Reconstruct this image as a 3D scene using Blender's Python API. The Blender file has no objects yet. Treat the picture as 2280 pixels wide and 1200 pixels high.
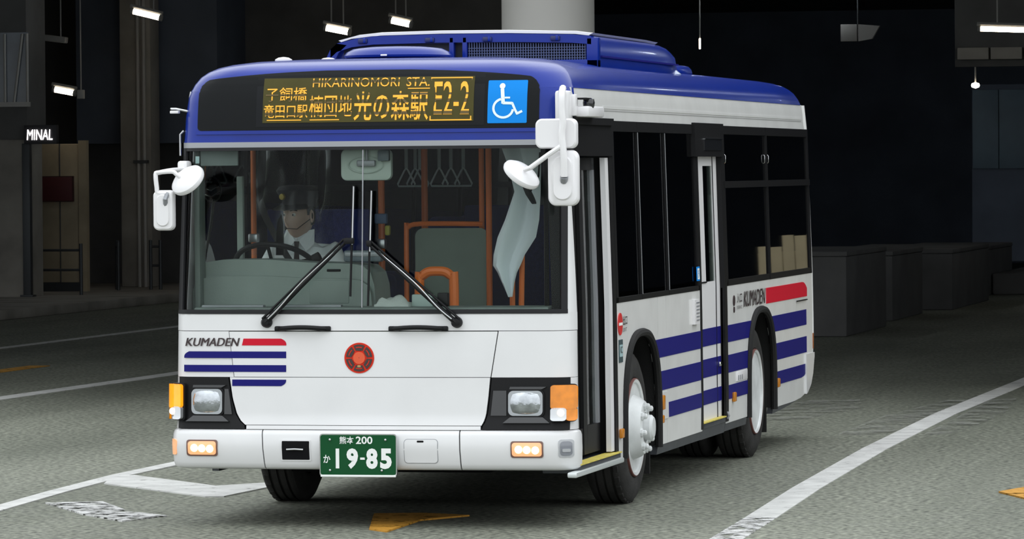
import bpy, bmesh, math, random
from mathutils import Vector, Matrix
import numpy as np

random.seed(7)
PI = math.pi
SC = bpy.context.scene
COL = SC.collection

# ------------------------------------------------------------------ camera
cam_d = bpy.data.cameras.new('camera')
cam = bpy.data.objects.new('camera', cam_d)
COL.objects.link(cam)
_fw = Vector((-0.21548757, 0.97626624, -0.02166417))
_rt = Vector((0.97650095, 0.21535791, -0.00817783))
_up = Vector((0.00331819, 0.0229173, 0.99973186))
_m = Matrix.Identity(4)
for i in range(3):
    _m[i][0], _m[i][1], _m[i][2] = _rt[i], _up[i], -_fw[i]
_m[0][3], _m[1][3], _m[2][3] = 6.28007, -24.71772, 1.98415
cam.matrix_world = _m
cam_d.sensor_width = 36.0
cam_d.lens = 10228.47 / 2280.0 * 36.0
cam_d.clip_end = 500
SC.camera = cam

# ------------------------------------------------------------------ world: overcast sky
wd = bpy.data.worlds.new('overcast_sky')
SC.world = wd
wd.use_nodes = True
nt = wd.node_tree
nt.nodes.clear()
wo = nt.nodes.new('ShaderNodeOutputWorld')
bg = nt.nodes.new('ShaderNodeBackground')
tc = nt.nodes.new('ShaderNodeTexCoord')
sx = nt.nodes.new('ShaderNodeSeparateXYZ')
mr = nt.nodes.new('ShaderNodeMapRange')
mr.inputs['From Min'].default_value = 0.0
mr.inputs['From Max'].default_value = 1.0
mr.inputs['To Min'].default_value = 0.78
mr.inputs['To Max'].default_value = 1.35
bg.inputs['Color'].default_value = (0.93, 0.97, 1.0, 1)
nt.links.new(tc.outputs['Generated'], sx.inputs[0])
nt.links.new(sx.outputs['Z'], mr.inputs['Value'])
nt.links.new(mr.outputs[0], bg.inputs['Strength'])
nt.links.new(bg.outputs[0], wo.inputs[0])

SC.view_settings.view_transform = 'Standard'
SC.view_settings.look = 'None'
SC.view_settings.gamma = 1.0
SC.view_settings.use_curve_mapping = False
SC.view_settings.exposure = 0.72

# ------------------------------------------------------------------ materials
MATS = {}
def M(name, col, rough=0.5, metal=0.0, spec=0.5, coat=0.0, emit=None, estr=0.0, mottle=0.0, mscale=6.0,
      col2=None, bump=0.0, bscale=60.0, wear=None):
    if name in MATS:
        return MATS[name]
    m = bpy.data.materials.new(name)
    m.use_nodes = True
    n = m.node_tree.nodes
    L = m.node_tree.links
    b = n['Principled BSDF']
    b.inputs['Base Color'].default_value = (*col, 1)
    b.inputs['Roughness'].default_value = rough
    b.inputs['Metallic'].default_value = metal
    b.inputs['Specular IOR Level'].default_value = spec
    b.inputs['Coat Weight'].default_value = coat
    b.inputs['Coat Roughness'].default_value = 0.05
    if emit:
        b.inputs['Emission Color'].default_value = (*emit, 1)
        b.inputs['Emission Strength'].default_value = estr
    t = None
    if mottle or bump or wear:
        t = n.new('ShaderNodeTexCoord')
    if mottle:
        nz = n.new('ShaderNodeTexNoise')
        nz.inputs['Scale'].default_value = mscale
        nz.inputs['Detail'].default_value = 6
        L.new(t.outputs['Object'], nz.inputs['Vector'])
        rp = n.new('ShaderNodeMapRange')
        rp.inputs['From Min'].default_value = 0.35
        rp.inputs['From Max'].default_value = 0.68
        L.new(nz.outputs['Fac'], rp.inputs['Value'])
        mx = n.new('ShaderNodeMix'); mx.data_type = 'RGBA'
        c2 = col2 if col2 else tuple(c * (1 - mottle) for c in col)
        mx.inputs['A'].default_value = (*col, 1)
        mx.inputs['B'].default_value = (*c2, 1)
        L.new(rp.outputs[0], mx.inputs['Factor'])
        L.new(mx.outputs['Result'], b.inputs['Base Color'])
    if bump:
        nb = n.new('ShaderNodeTexNoise')
        nb.inputs['Scale'].default_value = bscale
        nb.inputs['Detail'].default_value = 4
        L.new(t.outputs['Object'], nb.inputs['Vector'])
        bp = n.new('ShaderNodeBump')
        bp.inputs['Strength'].default_value = bump
        bp.inputs['Distance'].default_value = 0.01
        L.new(nb.outputs['Fac'], bp.inputs['Height'])
        L.new(bp.outputs[0], b.inputs['Normal'])
    if wear:                       # worn paint: flakes away where the noise says so
        lo, hi, sc = wear
        nw = n.new('ShaderNodeTexNoise')
        nw.inputs['Scale'].default_value = sc
        nw.inputs['Detail'].default_value = 9
        nw.inputs['Roughness'].default_value = 0.75
        L.new(t.outputs['Object'], nw.inputs['Vector'])
        rw = n.new('ShaderNodeMapRange')
        rw.inputs['From Min'].default_value = lo
        rw.inputs['From Max'].default_value = hi
        L.new(nw.outputs['Fac'], rw.inputs['Value'])
        L.new(rw.outputs[0], b.inputs['Alpha'])
    MATS[name] = m
    return m

def glass(name, tint, refl=1.0, haze=None):
    if name in MATS:
        return MATS[name]
    m = bpy.data.materials.new(name)
    m.use_nodes = True
    n = m.node_tree.nodes; L = m.node_tree.links
    n.clear()
    o = n.new('ShaderNodeOutputMaterial')
    tr = n.new('ShaderNodeBsdfTransparent'); tr.inputs[0].default_value = (*tint, 1)
    gl = n.new('ShaderNodeBsdfGlossy'); gl.inputs['Roughness'].default_value = 0.02
    gl.inputs['Color'].default_value = (refl, refl, refl, 1)
    fr = n.new('ShaderNodeFresnel'); fr.inputs['IOR'].default_value = 1.42
    mx = n.new('ShaderNodeMixShader')
    L.new(fr.outputs[0], mx.inputs[0]); L.new(tr.outputs[0], mx.inputs[1]); L.new(gl.outputs[0], mx.inputs[2])
    last = mx
    if haze:
        df = n.new('ShaderNodeBsdfDiffuse'); df.inputs[0].default_value = (*haze[0], 1)
        m2 = n.new('ShaderNodeMixShader'); m2.inputs[0].default_value = haze[1]
        L.new(mx.outputs[0], m2.inputs[1]); L.new(df.outputs[0], m2.inputs[2])
        last = m2
    L.new(last.outputs[0], o.inputs[0])
    MATS[name] = m
    return m

WHITE = M('white_paint', (0.75, 0.75, 0.755), 0.28, coat=0.4, mottle=0.05, mscale=3)
WHITE_D = M('white_paint_side', (0.76, 0.76, 0.745), 0.32, coat=0.25, mottle=0.09, mscale=4)
WPLAST = M('white_plastic', (0.80, 0.79, 0.80), 0.35, coat=0.2)
BLUE = M('blue_paint', (0.006, 0.026, 0.26), 0.22, spec=0.25, coat=0.12, mottle=0.12, mscale=3)
NAVY = M('navy_film', (0.010, 0.009, 0.15), 0.45, spec=0.15)
RED = M('red_film', (0.58, 0.010, 0.03), 0.45, spec=0.15)
BLACK = M('black_trim', (0.010, 0.010, 0.011), 0.42, spec=0.18)
RUBBER = M('rubber', (0.014, 0.014, 0.014), 0.75, spec=0.25, bump=0.2, bscale=120)
TYRE = M('tyre_rubber', (0.036, 0.035, 0.034), 0.78, spec=0.25, mottle=0.4, mscale=9, bump=0.25, bscale=80)
SKIRT = M('skirt_grey', (0.05, 0.055, 0.065), 0.45, mottle=0.3, mscale=8)
DARK = M('underframe_black', (0.008, 0.008, 0.009), 0.9, spec=0.1)
CHROME = M('chrome', (0.75, 0.76, 0.78), 0.14, metal=1.0)
STEEL = M('brushed_steel', (0.55, 0.56, 0.57), 0.32, metal=1.0)
GREYTRIM = M('grey_trim', (0.30, 0.31, 0.33), 0.4, metal=0.3)
ORANGE = M('orange_rail', (0.78, 0.17, 0.02), 0.42, mottle=0.1, mscale=8)
DASH = M('dash_plastic', (0.27, 0.32, 0.295), 0.6, bump=0.1, bscale=90, mottle=0.1, mscale=5)
PANELG = M('partition_board', (0.20, 0.25, 0.21), 0.6, mottle=0.12, mscale=7)
INNER = M('interior_lining', (0.25, 0.27, 0.26), 0.7, mottle=0.1)
SEATB = M('seat_moquette', (0.015, 0.025, 0.16), 0.85, mottle=0.3, mscale=40)
AMBER = M('amber_lens', (0.75, 0.23, 0.004), 0.15, coat=0.5, mottle=0.35, mscale=14, emit=(1.0, 0.34, 0.01), estr=0.10)
AMBER_ON = M('amber_lens_lit', (0.85, 0.28, 0.004), 0.15, coat=0.5, mottle=0.35, mscale=14, emit=(1.0, 0.34, 0.01), estr=0.55)
WARM_ON = M('warm_bulb_lit', (1.0, 0.8, 0.6), 0.2, emit=(1.0, 0.72, 0.42), estr=2.2)
CLEARL = M('clear_lens', (0.62, 0.64, 0.66), 0.08, metal=0.6, coat=0.8)
YELLOW = M('yellow_edge', (0.75, 0.62, 0.12), 0.5, mottle=0.25, mscale=14)
SHIRT = M('shirt_cotton', (0.92, 0.95, 0.96), 0.8, mottle=0.07, mscale=12)
SKIN = M('skin', (0.64, 0.43, 0.34), 0.55, mottle=0.12, mscale=14)
CLOTH_BLK = M('black_cloth', (0.012, 0.012, 0.016), 0.85)
GLASS_F = glass('windscreen_glass', (0.96, 0.99, 0.978), 0.16)
GLASS_S = glass('tinted_side_glass', (0.34, 0.36, 0.38), 0.9)
GLASS_C = glass('clear_cab_glass', (0.93, 0.96, 0.95), 0.8)
GLASS_D = glass('door_glass', (0.80, 0.86, 0.83), 0.8)

# ------------------------------------------------------------------ mesh helpers
class MB:
    def __init__(s):
        s.v = []; s.f = []
    def add(s, vs, fs):
        o = len(s.v)
        s.v += [tuple(p) for p in vs]
        s.f += [tuple(i + o for i in f) for f in fs]
        return s
    def box(s, x0, x1, y0, y1, z0, z1, bev=0.0, seg=2, rot=None, piv=None):
        if bev <= 0:
            vs = [(x, y, z) for x in (x0, x1) for y in (y0, y1) for z in (z0, z1)]
            fs = [(0, 1, 3, 2), (4, 6, 7, 5), (0, 4, 5, 1), (2, 3, 7, 6), (0, 2, 6, 4), (1, 5, 7, 3)]
        else:
            bm = bmesh.new()
            bmesh.ops.create_cube(bm, size=1)
            for q in bm.verts:
                q.co = Vector(((x0 + x1) / 2 + q.co.x * (x1 - x0), (y0 + y1) / 2 + q.co.y * (y1 - y0), (z0 + z1) / 2 + q.co.z * (z1 - z0)))
            bmesh.ops.bevel(bm, geom=list(bm.edges), offset=bev, segments=seg, affect='EDGES', profile=0.5)
            bm.verts.index_update()
            vs = [q.co.copy() for q in bm.verts]; fs = [[q.index for q in f.verts] for f in bm.faces]
            bm.free()
        if rot is not None:
            p = Vector(piv) if piv else Vector(((x0 + x1) / 2, (y0 + y1) / 2, (z0 + z1) / 2))
            vs = [p + rot @ (Vector(q) - p) for q in vs]
        return s.add(vs, fs)
    def tube(s, pts, r, n=10, closed=False, smooth=0):
        P = [Vector(p) for p in pts]
        rs = r if isinstance(r, (list, tuple)) else [r] * len(P)
        if smooth and len(P) > 2:
            Q = []; R2 = []
            N = len(P)
            rng = range(N if closed else N - 1)
            for i in rng:
                p0 = P[(i - 1) % N] if (closed or i > 0) else P[i]
                p1 = P[i]; p2 = P[(i + 1) % N]
                p3 = P[(i + 2) % N] if (closed or i + 2 < N) else p2
                for k in range(smooth):
                    t = k / smooth
                    Q.append(0.5 * ((2 * p1) + (p2 - p0) * t + (2 * p0 - 5 * p1 + 4 * p2 - p3) * t * t + (3 * p1 - p0 - 3 * p2 + p3) * t ** 3))
                    R2.append(rs[i] * (1 - t) + rs[(i + 1) % N] * t)
            if not closed:
                Q.append(P[-1]); R2.append(rs[-1])
            P, rs = Q, R2
        N = len(P); vs = []; fs = []
        prev = None
        for i in range(N):
            a = P[(i - 1) % N] if (closed or i > 0) else P[i]
            b = P[(i + 1) % N] if (closed or i < N - 1) else P[i]
            d = (b - a).normalized()
            if prev is None:
                u = d.cross(Vector((0, 0, 1)))
                if u.length < 0.05: u = d.cross(Vector((1, 0, 0)))
            else:
                u = prev - d * prev.dot(d)
            u.normalize(); prev = u
            w = d.cross(u)
            for k in range(n):
                an = 2 * PI * k / n
                vs.append(P[i] + (u * math.cos(an) + w * math.sin(an)) * rs[i])
        for i in range(N if closed else N - 1):
            j = (i + 1) % N
            for k in range(n):
                k2 = (k + 1) % n
                fs.append((i * n + k, i * n + k2, j * n + k2, j * n + k))
        if not closed:
            fs.append(tuple(range(n - 1, -1, -1))); fs.append(tuple((N - 1) * n + k for k in range(n)))
        return s.add(vs, fs)
    def lathe(s, prof, org=(0, 0, 0), axis='z', n=32, close=False):
        vs = []; fs = []
        for (r, h) in prof:
            for k in range(n):
                a = 2 * PI * k / n
                c, t = r * math.cos(a), r * math.sin(a)
                if axis == 'z': p = (c, t, h)
                elif axis == 'x': p = (h, c, t)
                else: p = (c, h, t)
                vs.append((p[0] + org[0], p[1] + org[1], p[2] + org[2]))
        m = len(prof)
        for i in range(m if close else m - 1):
            j = (i + 1) % m
            for k in range(n):
                k2 = (k + 1) % n
                fs.append((i * n + k, i * n + k2, j * n + k2, j * n + k))
        if not close:
            fs.append(tuple(range(n))); fs.append(tuple((m - 1) * n + k for k in range(n - 1, -1, -1)))
        return s.add(vs, fs)
    def prism(s, poly, d, fn):
        """poly: 2-D outline; fn(a,b,t) -> 3-D point, t in {0,d}"""
        n = len(poly)
        vs = [fn(a, b, 0) for a, b in poly] + [fn(a, b, d) for a, b in poly]
        fs = [tuple(range(n)), tuple(range(2 * n - 1, n - 1, -1))]
        fs += [(i, i + n, (i + 1) % n + n, (i + 1) % n) for i in range(n)]
        return s.add(vs, fs)
    def shell(s, A, B):
        """two point grids (rows x cols), outer and inner, stitched into a closed slab"""
        r, c = len(A), len(A[0])
        vs = [p for row in A for p in row] + [p for row in B for p in row]
        o = r * c; fs = []
        for i in range(r - 1):
            for j in range(c - 1):
                a = i * c + j
                fs.append((a, a + 1, a + c + 1, a + c))
                fs.append((o + a, o + a + c, o + a + c + 1, o + a + 1))
        for j in range(c - 1):
            fs.append((j, o + j, o + j + 1, j + 1))
            a = (r - 1) * c + j
            fs.append((a, a + 1, o + a + 1, o + a))
        for i in range(r - 1):
            a = i * c
            fs.append((a, a + c, o + a + c, o + a))
            a = i * c + c - 1
            fs.append((a, o + a, o + a + c, a + c))
        return s.add(vs, fs)
    def xform(s, mat):
        s.v = [tuple(mat @ Vector(p)) for p in s.v]
        return s
    def build(s, name, mat, parent=None, smooth=35, origin=None):
        me = bpy.data.meshes.new(name)
        vs = s.v
        if origin is not None:
            vs = [(p[0] - origin[0], p[1] - origin[1], p[2] - origin[2]) for p in vs]
        me.from_pydata(vs, [], s.f)
        bm = bmesh.new(); bm.from_mesh(me)
        bmesh.ops.recalc_face_normals(bm, faces=bm.faces)
        bm.to_mesh(me); bm.free()
        if smooth:
            me.polygons.foreach_set('use_smooth', [True] * len(me.polygons))
            me.set_sharp_from_angle(angle=math.radians(smooth))
        me.materials.append(mat)
        o = bpy.data.objects.new(name, me)
        COL.objects.link(o)
        if parent is not None: o.parent = parent
        if origin is not None: o.location = origin
        return o

def tag(o, label=None, cat=None, group=None, kind=None):
    if label: o['label'] = label
    if cat: o['category'] = cat
    if group: o['group'] = group
    if kind: o['kind'] = kind
    return o

def empty(name, loc, label=None, cat=None, group=None):
    o = bpy.data.objects.new(name, None)
    o.location = loc
    o.empty_display_size = 0.1
    COL.objects.link(o)
    return tag(o, label, cat, group)

def rrect(x0, x1, z0, z1, r, n=5):
    if not isinstance(r, (tuple, list)): r = (r,) * 4      # bl, br, tr, tl
    out = []
    for (cx, cz, a0, rr) in ((x0 + r[0], z0 + r[0], PI, r[0]), (x1 - r[1], z0 + r[1], 1.5 * PI, r[1]),
                             (x1 - r[2], z1 - r[2], 0, r[2]), (x0 + r[3], z1 - r[3], 0.5 * PI, r[3])):
        if rr <= 0: out.append((cx, cz)); continue
        for k in range(n + 1):
            a = a0 + 0.5 * PI * k / n
            out.append((cx + rr * math.cos(a), cz + rr * math.sin(a)))
    return out

_txt = {}
def text_geo(body, w, h, shear=0.0, fat=0.0, depth=0.0):
    """glyph outlines as mesh data scaled to fill a w x h box, origin at its lower left"""
    key = (body, shear, fat)
    if key not in _txt:
        cu = bpy.data.curves.new('glyphs', 'FONT')
        cu.body = body; cu.size = 1.0; cu.shear = shear; cu.offset = fat; cu.resolution_u = 3
        ob = bpy.data.objects.new('glyphs', cu)
        COL.objects.link(ob)
        dg = bpy.context.evaluated_depsgraph_get(); dg.update()
        me = bpy.data.meshes.new_from_object(ob.evaluated_get(dg))
        vs = [v.co.copy() for v in me.vertices]; fs = [tuple(p.vertices) for p in me.polygons]
        bpy.data.objects.remove(ob); bpy.data.curves.remove(cu); bpy.data.meshes.remove(me)
        _txt[key] = (vs, fs)
    vs, fs = _txt[key]
    if not vs: return [], []
    xs = [v.x for v in vs]; ys = [v.y for v in vs]
    ax, ay = min(xs), min(ys)
    kx = w / max(1e-6, max(xs) - ax); ky = h / max(1e-6, max(ys) - ay)
    return [((v.x - ax) * kx, (v.y - ay) * ky) for v in vs], fs

# ------------------------------------------------------------------ body surface of the bus
BOW = 0.035
ZT = np.array([  # z, half width, front y, corner radius
    (0.20, 1.13, 0.05, 0.12), (0.325, 1.15, 0.02, 0.12), (0.45, 1.15, 0.0, 0.12), (0.55, 1.15, 0.01, 0.12),
    (0.62, 1.148, 0.025, 0.12), (1.20, 1.145, 0.045, 0.13), (2.15, 1.12, 0.105, 0.14), (2.30, 1.115, 0.12, 0.15),
    (2.40, 1.108, 0.135, 0.165), (2.44, 1.10, 0.145, 0.18), (2.48, 1.085, 0.157, 0.20), (2.52, 1.06, 0.175, 0.22),
    (2.55, 1.03, 0.20, 0.25), (2.575, 0.99, 0.245, 0.28), (2.595, 0.93, 0.32, 0.30), (2.612, 0.84, 0.44, 0.33),
    (2.625, 0.68, 0.65, 0.35), (2.634, 0.42, 1.0, 0.30), (2.638, 0.15, 1.4, 0.12)])
REAR = 8.80
def prm(z):
    return (float(np.interp(z, ZT[:, 0], ZT[:, 1])), float(np.interp(z, ZT[:, 0], ZT[:, 2])), float(np.interp(z, ZT[:, 0], ZT[:, 3])))
def pt(u, z, off=0.0):
    hw, yf, R = prm(z); a = hw - R; s = -1 if u < 0 else 1; t = abs(u)
    if t <= a:
        nx, ny = 2 * BOW * t / (a * a), -1.0
        l = math.hypot(nx, ny); nx /= l; ny /= l
        x, y = t, yf + BOW * (t / a) ** 2
    elif t <= a + R * PI / 2:
        p = (t - a) / R
        x, y = a + R * math.sin(p), yf + BOW + R * (1 - math.cos(p)); nx, ny = math.sin(p), -math.cos(p)
    else:
        x, y = hw, yf + BOW + R + (t - a - R * PI / 2); nx, ny = 1.0, 0.0
    return Vector((s * (x + nx * off), y + ny * off, z))
def u_x(x, z):
    hw, yf, R = prm(z); a = hw - R; t = abs(x)
    if t > a: t = a + R * math.asin(min(1.0, (t - a) / R))
    return math.copysign(t, x)
def u_y(y, z, s=1):
    hw, yf, R = prm(z)
    return s * (hw - R + R * PI / 2 + (y - yf - BOW - R))
def fx(x, z, off=0.0):
    return pt(u_x(x, z), z, off)
def hwz(z): return prm(z)[0]

def front_patch(rows, th=0.012, cols=40):
    """rows: (z, u_left, u_right, offset) from bottom to top"""
    A = []; B = []
    for (z, ul, ur, off) in rows:
        A.append([pt(ul + (ur - ul) * k / cols, z, off) for k in range(cols + 1)])
        B.append([pt(ul + (ur - ul) * k / cols, z, off - th) for k in range(cols + 1)])
    return MB().shell(A, B)

def zrows(z0, z1, n): return [z0 + (z1 - z0) * k / n for k in range(n + 1)]

def front_rect(z0, z1, x0, x1, off=0.0, th=0.01, n=6, cols=30, r=0.0):
    """patch hugging the front between two x limits; numbers or functions of z; r = corner radius"""
    f0 = x0 if callable(x0) else (lambda z: x0)
    f1 = x1 if callable(x1) else (lambda z: x1)
    rows = []
    zz = zrows(z0, z1, n)
    if r > 0:
        q = [r * (1 - math.cos(PI / 2 * k / 5)) for k in range(6)]
        zz = sorted({*[z0 + v for v in q], *[z1 - v for v in q], *[z for z in zz if z0 + r < z < z1 - r]})
    for z in zz:
        ins = 0.0
        if r > 0:
            d = min(z - z0, z1 - z)
            if d < r: ins = r - math.sqrt(max(0, r * r - (r - d) ** 2))
        rows.append((z, u_x(f0(z) + ins, z), u_x(f1(z) - ins, z), off))
    return front_patch(rows, th, cols)

def front_text(body, x0, z0, w, h, off=0.006, **k):
    g, f = text_geo(body, w, h, **k)
    return MB().add([fx(x0 + a, z0 + b, off) for a, b in g], f)

def side_patch(y0, y1, z0, z1, off=0.0, th=0.012, ny=24, nz=4, s=1, ys=None):
    f0 = z0 if callable(z0) else (lambda y: z0)
    f1 = z1 if callable(z1) else (lambda y: z1)
    ys = ys or [y0 + (y1 - y0) * k / ny for k in range(ny + 1)]
    A = []; B = []
    for i in range(nz + 1):
        t = i / nz
        ra = []; rb = []
        for y in ys:
            z = f0(y) * (1 - t) + f1(y) * t
            ra.append(Vector((s * (hwz(z) + off), y, z))); rb.append(Vector((s * (hwz(z) + off - th), y, z)))
        A.append(ra); B.append(rb)
    return MB().shell(A, B)

def side_text(body, y0, z0, w, h, off=0.008, x=None, **k):
    g, f = text_geo(body, w, h, **k)
    return MB().add([((x if x else hwz(z0 + b)) + off, y0 + a, z0 + b) for a, b in g], f)

# ================================================================== SETTING
def asphalt():
    m = bpy.data.materials.new('asphalt'); m.use_nodes = True
    n = m.node_tree.nodes; L = m.node_tree.links; b = n['Principled BSDF']
    t = n.new('ShaderNodeTexCoord')
    def noise(sc, det, vec=None):
        q = n.new('ShaderNodeTexNoise'); q.inputs['Scale'].default_value = sc; q.inputs['Detail'].default_value = det
        L.new(vec or t.outputs['Object'], q.inputs['Vector']); return q
    mp = n.new('ShaderNodeMapping'); mp.inputs['Scale'].default_value = (1.2, 0.16, 1)
    L.new(t.outputs['Object'], mp.inputs['Vector'])
    big = noise(0.55, 5, mp.outputs[0]); fine = noise(26, 5); mid = noise(4, 6)
    c1 = n.new('ShaderNodeValToRGB')
    c1.color_ramp.elements[0].position = 0.32; c1.color_ramp.elements[0].color = (0.116, 0.124, 0.100, 1)
    c1.color_ramp.elements[1].position = 0.70; c1.color_ramp.elements[1].color = (0.206, 0.215, 0.178, 1)
    L.new(big.outputs['Fac'], c1.inputs[0])
    c2 = n.new('ShaderNodeValToRGB')
    c2.color_ramp.elements[0].position = 0.34; c2.color_ramp.elements[0].color = (0.38, 0.38, 0.38, 1)
    c2.color_ramp.elements[1].position = 0.66; c2.color_ramp.elements[1].color = (1.6, 1.6, 1.55, 1)
    L.new(fine.outputs['Fac'], c2.inputs[0])
    mu = n.new('ShaderNodeMix'); mu.data_type = 'RGBA'; mu.blend_type = 'MULTIPLY'; mu.inputs['Factor'].default_value = 1
    L.new(c1.outputs[0], mu.inputs['A']); L.new(c2.outputs[0], mu.inputs['B'])
    L.new(mu.outputs['Result'], b.inputs['Base Color'])
    r = n.new('ShaderNodeMapRange'); r.inputs['From Min'].default_value = 0.3; r.inputs['From Max'].default_value = 0.7
    r.inputs['To Min'].default_value = 0.62; r.inputs['To Max'].default_value = 0.9
    L.new(mid.outputs['Fac'], r.inputs['Value']); L.new(r.outputs[0], b.inputs['Roughness'])
    b.inputs['Specular IOR Level'].default_value = 0.35
    bp = n.new('ShaderNodeBump'); bp.inputs['Strength'].default_value = 0.5; bp.inputs['Distance'].default_value = 0.012
    L.new(fine.outputs['Fac'], bp.inputs['Height']); L.new(bp.outputs[0], b.inputs['Normal'])
    return m
floor = tag(MB().box(-45, 45, -70, 70, -0.2, 0.0).build('floor', asphalt(), smooth=0), kind='structure')
floor['label'] = 'grey asphalt bus lanes with worn painted lines'

LINEW = M('worn_white_line', (0.62, 0.62, 0.60), 0.7, mottle=0.25, mscale=5, wear=(0.30, 0.42, 9))
LINEW2 = M('very_worn_white_line', (0.62, 0.62, 0.61), 0.7, mottle=0.2, mscale=5, wear=(0.42, 0.55, 9))
LINEO = M('worn_orange_line', (0.62, 0.30, 0.03), 0.7, mottle=0.25, mscale=5, wear=(0.36, 0.5, 5))
n_mark = [0]
def marking(name, poly, mat):
    n_mark[0] += 1
    o = MB().prism(poly, 0.003 + 0.0007 * n_mark[0], lambda a, b, t: (a, b, t)).build(name, mat, floor, smooth=0)
    return o
def band(pts, w):
    """outline of a painted line of width w along centre points"""
    L = []; R = []
    for i, (x, y) in enumerate(pts):
        a = Vector(pts[max(0, i - 1)]); b = Vector(pts[min(len(pts) - 1, i + 1)])
        d = (b - a).normalized(); n = Vector((-d.y, d.x)) * w / 2
        L.append((x + n.x, y + n.y)); R.append((x - n.x, y - n.y))
    return L + R[::-1]
marking('lane_line', band([(2.30, -4.0), (2.10, -0.5), (2.04, 1.0)], 0.18), LINEW2)
marking('lane_line', band([(2.04, 1.0), (1.93, 3.4), (1.80, 7.4), (1.73, 12.0), (1.78, 18), (1.85, 26)], 0.18), LINEW)
marking('lane_line', band([(-6.90, -20), (-6.90, 14), (-6.75, 18.8), (-6.7, 30)], 0.20), LINEW)
marking('lane_line', band([(-10.7, 8), (-10.7, 28), (-10.7, 48)], 0.14), LINEW)
marking('lane_dash', band([(-8.75, 16.5), (-8.7, 20.5)], 0.22), LINEO)
marking('stop_box_line', band([(-2.50, 0.3), (-2.58, 1.4), (-2.66, 2.6), (-2.72, 4.1), (-2.70, 5.4), (-2.7, 6.6)], 0.13), LINEW)
marking('stop_box_line', [(-2.74, 3.99), (-2.62, 4.09), (-1.80, 3.16), (-1.50, 3.55), (-1.42, 3.25), (-1.49, 2.27), (-1.60, 2.24), (-2.58, 3.30)], LINEW)
marking('painted_dash', [(-2.42, 1.62), (-2.10, 1.75), (-1.70, 1.0), (-1.38, 0.70), (-1.52, 0.28), (-1.9, 0.75)], LINEW2)
marking('painted_arrow', [(-0.22, 0.98), (0.05, 1.05), (0.36, 0.92), (0.16, 0.55), (0.17, -0.28), (0.03, -0.12)], LINEO)
marking('painted_arrow', [(3.15, 3.12), (3.30, 3.65), (4.1, 4.2), (4.3, 2.4), (3.36, 2.6)], LINEO)

PALE_PATCH = M('paler_asphalt', (0.42, 0.42, 0.40), 0.75, mottle=0.2, mscale=4, wear=(0.46, 0.95, 3.0))  # patchy areas paler than the surrounding asphalt, broken up by noise
marking('pale_patch', [(1.30, 9.0), (1.30, 11.4), (1.50, 14.0), (1.66, 14.0), (1.66, 9.0)], PALE_PATCH)
marking('pale_patch', [(1.94, 9.0), (1.86, 14.0), (2.05, 14.3), (2.20, 12.0), (2.15, 9.4)], PALE_PATCH)
marking('pale_patch', [(0.16, 12.6), (0.34, 13.8), (0.75, 14.0), (0.95, 12.8), (0.70, 10.9), (0.45, 10.9)], PALE_PATCH)
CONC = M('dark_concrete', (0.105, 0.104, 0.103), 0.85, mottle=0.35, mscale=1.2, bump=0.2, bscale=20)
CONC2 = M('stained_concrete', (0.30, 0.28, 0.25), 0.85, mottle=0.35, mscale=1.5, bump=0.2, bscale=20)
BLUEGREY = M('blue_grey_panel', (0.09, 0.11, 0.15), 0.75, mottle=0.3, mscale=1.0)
BEIGE = M('beige_board', (0.42, 0.35, 0.24), 0.7, mottle=0.25, mscale=2)
BEIGE2 = M('pale_timber', (0.62, 0.52, 0.32), 0.7, mottle=0.2, mscale=3)
PILLAR = M('pale_pillar_paint', (0.46, 0.45, 0.43), 0.6, mottle=0.06, mscale=2)
TUBE_ON = M('lamp_tube_lit', (1, 0.95, 0.85), 0.3, emit=(1.0, 0.86, 0.66), estr=9.0)
GALV = M('painted_rail', (0.06, 0.065, 0.07), 0.5, metal=0.5)
LAMPG = M('lamp_housing', (0.35, 0.34, 0.32), 0.5)

CEIL_Y0, CEIL_Z = 11.8, 5.2
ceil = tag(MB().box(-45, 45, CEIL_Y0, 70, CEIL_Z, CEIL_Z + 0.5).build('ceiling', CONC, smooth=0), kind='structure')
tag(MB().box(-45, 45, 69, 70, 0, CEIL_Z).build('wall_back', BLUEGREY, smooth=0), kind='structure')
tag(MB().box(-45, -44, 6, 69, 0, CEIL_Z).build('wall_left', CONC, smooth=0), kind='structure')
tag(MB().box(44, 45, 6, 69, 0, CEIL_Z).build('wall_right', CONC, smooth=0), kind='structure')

# pale round pillar behind the bus
p = empty('round_pillar', (-1.93, 14.0, 0), 'pale grey round pillar rising behind the roof of the bus', 'pillar')
MB().lathe([(0.40, 0.0), (0.40, CEIL_Z - 0.05)], axis='z', n=48).build('shaft', PILLAR, p)
MB().lathe([(0.43, 0.0), (0.43, 0.28), (0.41, 0.30)], axis='z', n=48).build('base_collar', CONC2, p)
MB().lathe([(0.40, CEIL_Z - 0.12), (0.46, CEIL_Z - 0.06), (0.46, CEIL_Z)], axis='z', n=48).build('cap', PILLAR, p)

# --- left side of the terminal
kerb = tag(MB().box(-30, -13.9, 34.5, 69, 0, 0.14, 0.02).build('trim_1', CONC2), kind='structure')
kerb['label'] = 'raised concrete platform with kerb at the left'
tag(MB().box(-20, -15.62, 41.0, 41.6, 0.14, 2.50).build('wall_front_left', CONC2, smooth=0), kind='structure')
tag(MB().box(-30, -15.62, 40.9, 41.8, 2.50, CEIL_Z).build('trim_2', CONC, smooth=0), kind='structure')
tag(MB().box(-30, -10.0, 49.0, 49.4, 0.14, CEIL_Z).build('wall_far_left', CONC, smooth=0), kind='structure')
tag(MB().box(-16.9, -14.5, 47.3, 49.0, 2.47, CEIL_Z).build('trim_3', BLUEGREY, smooth=0), kind='structure')
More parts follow.
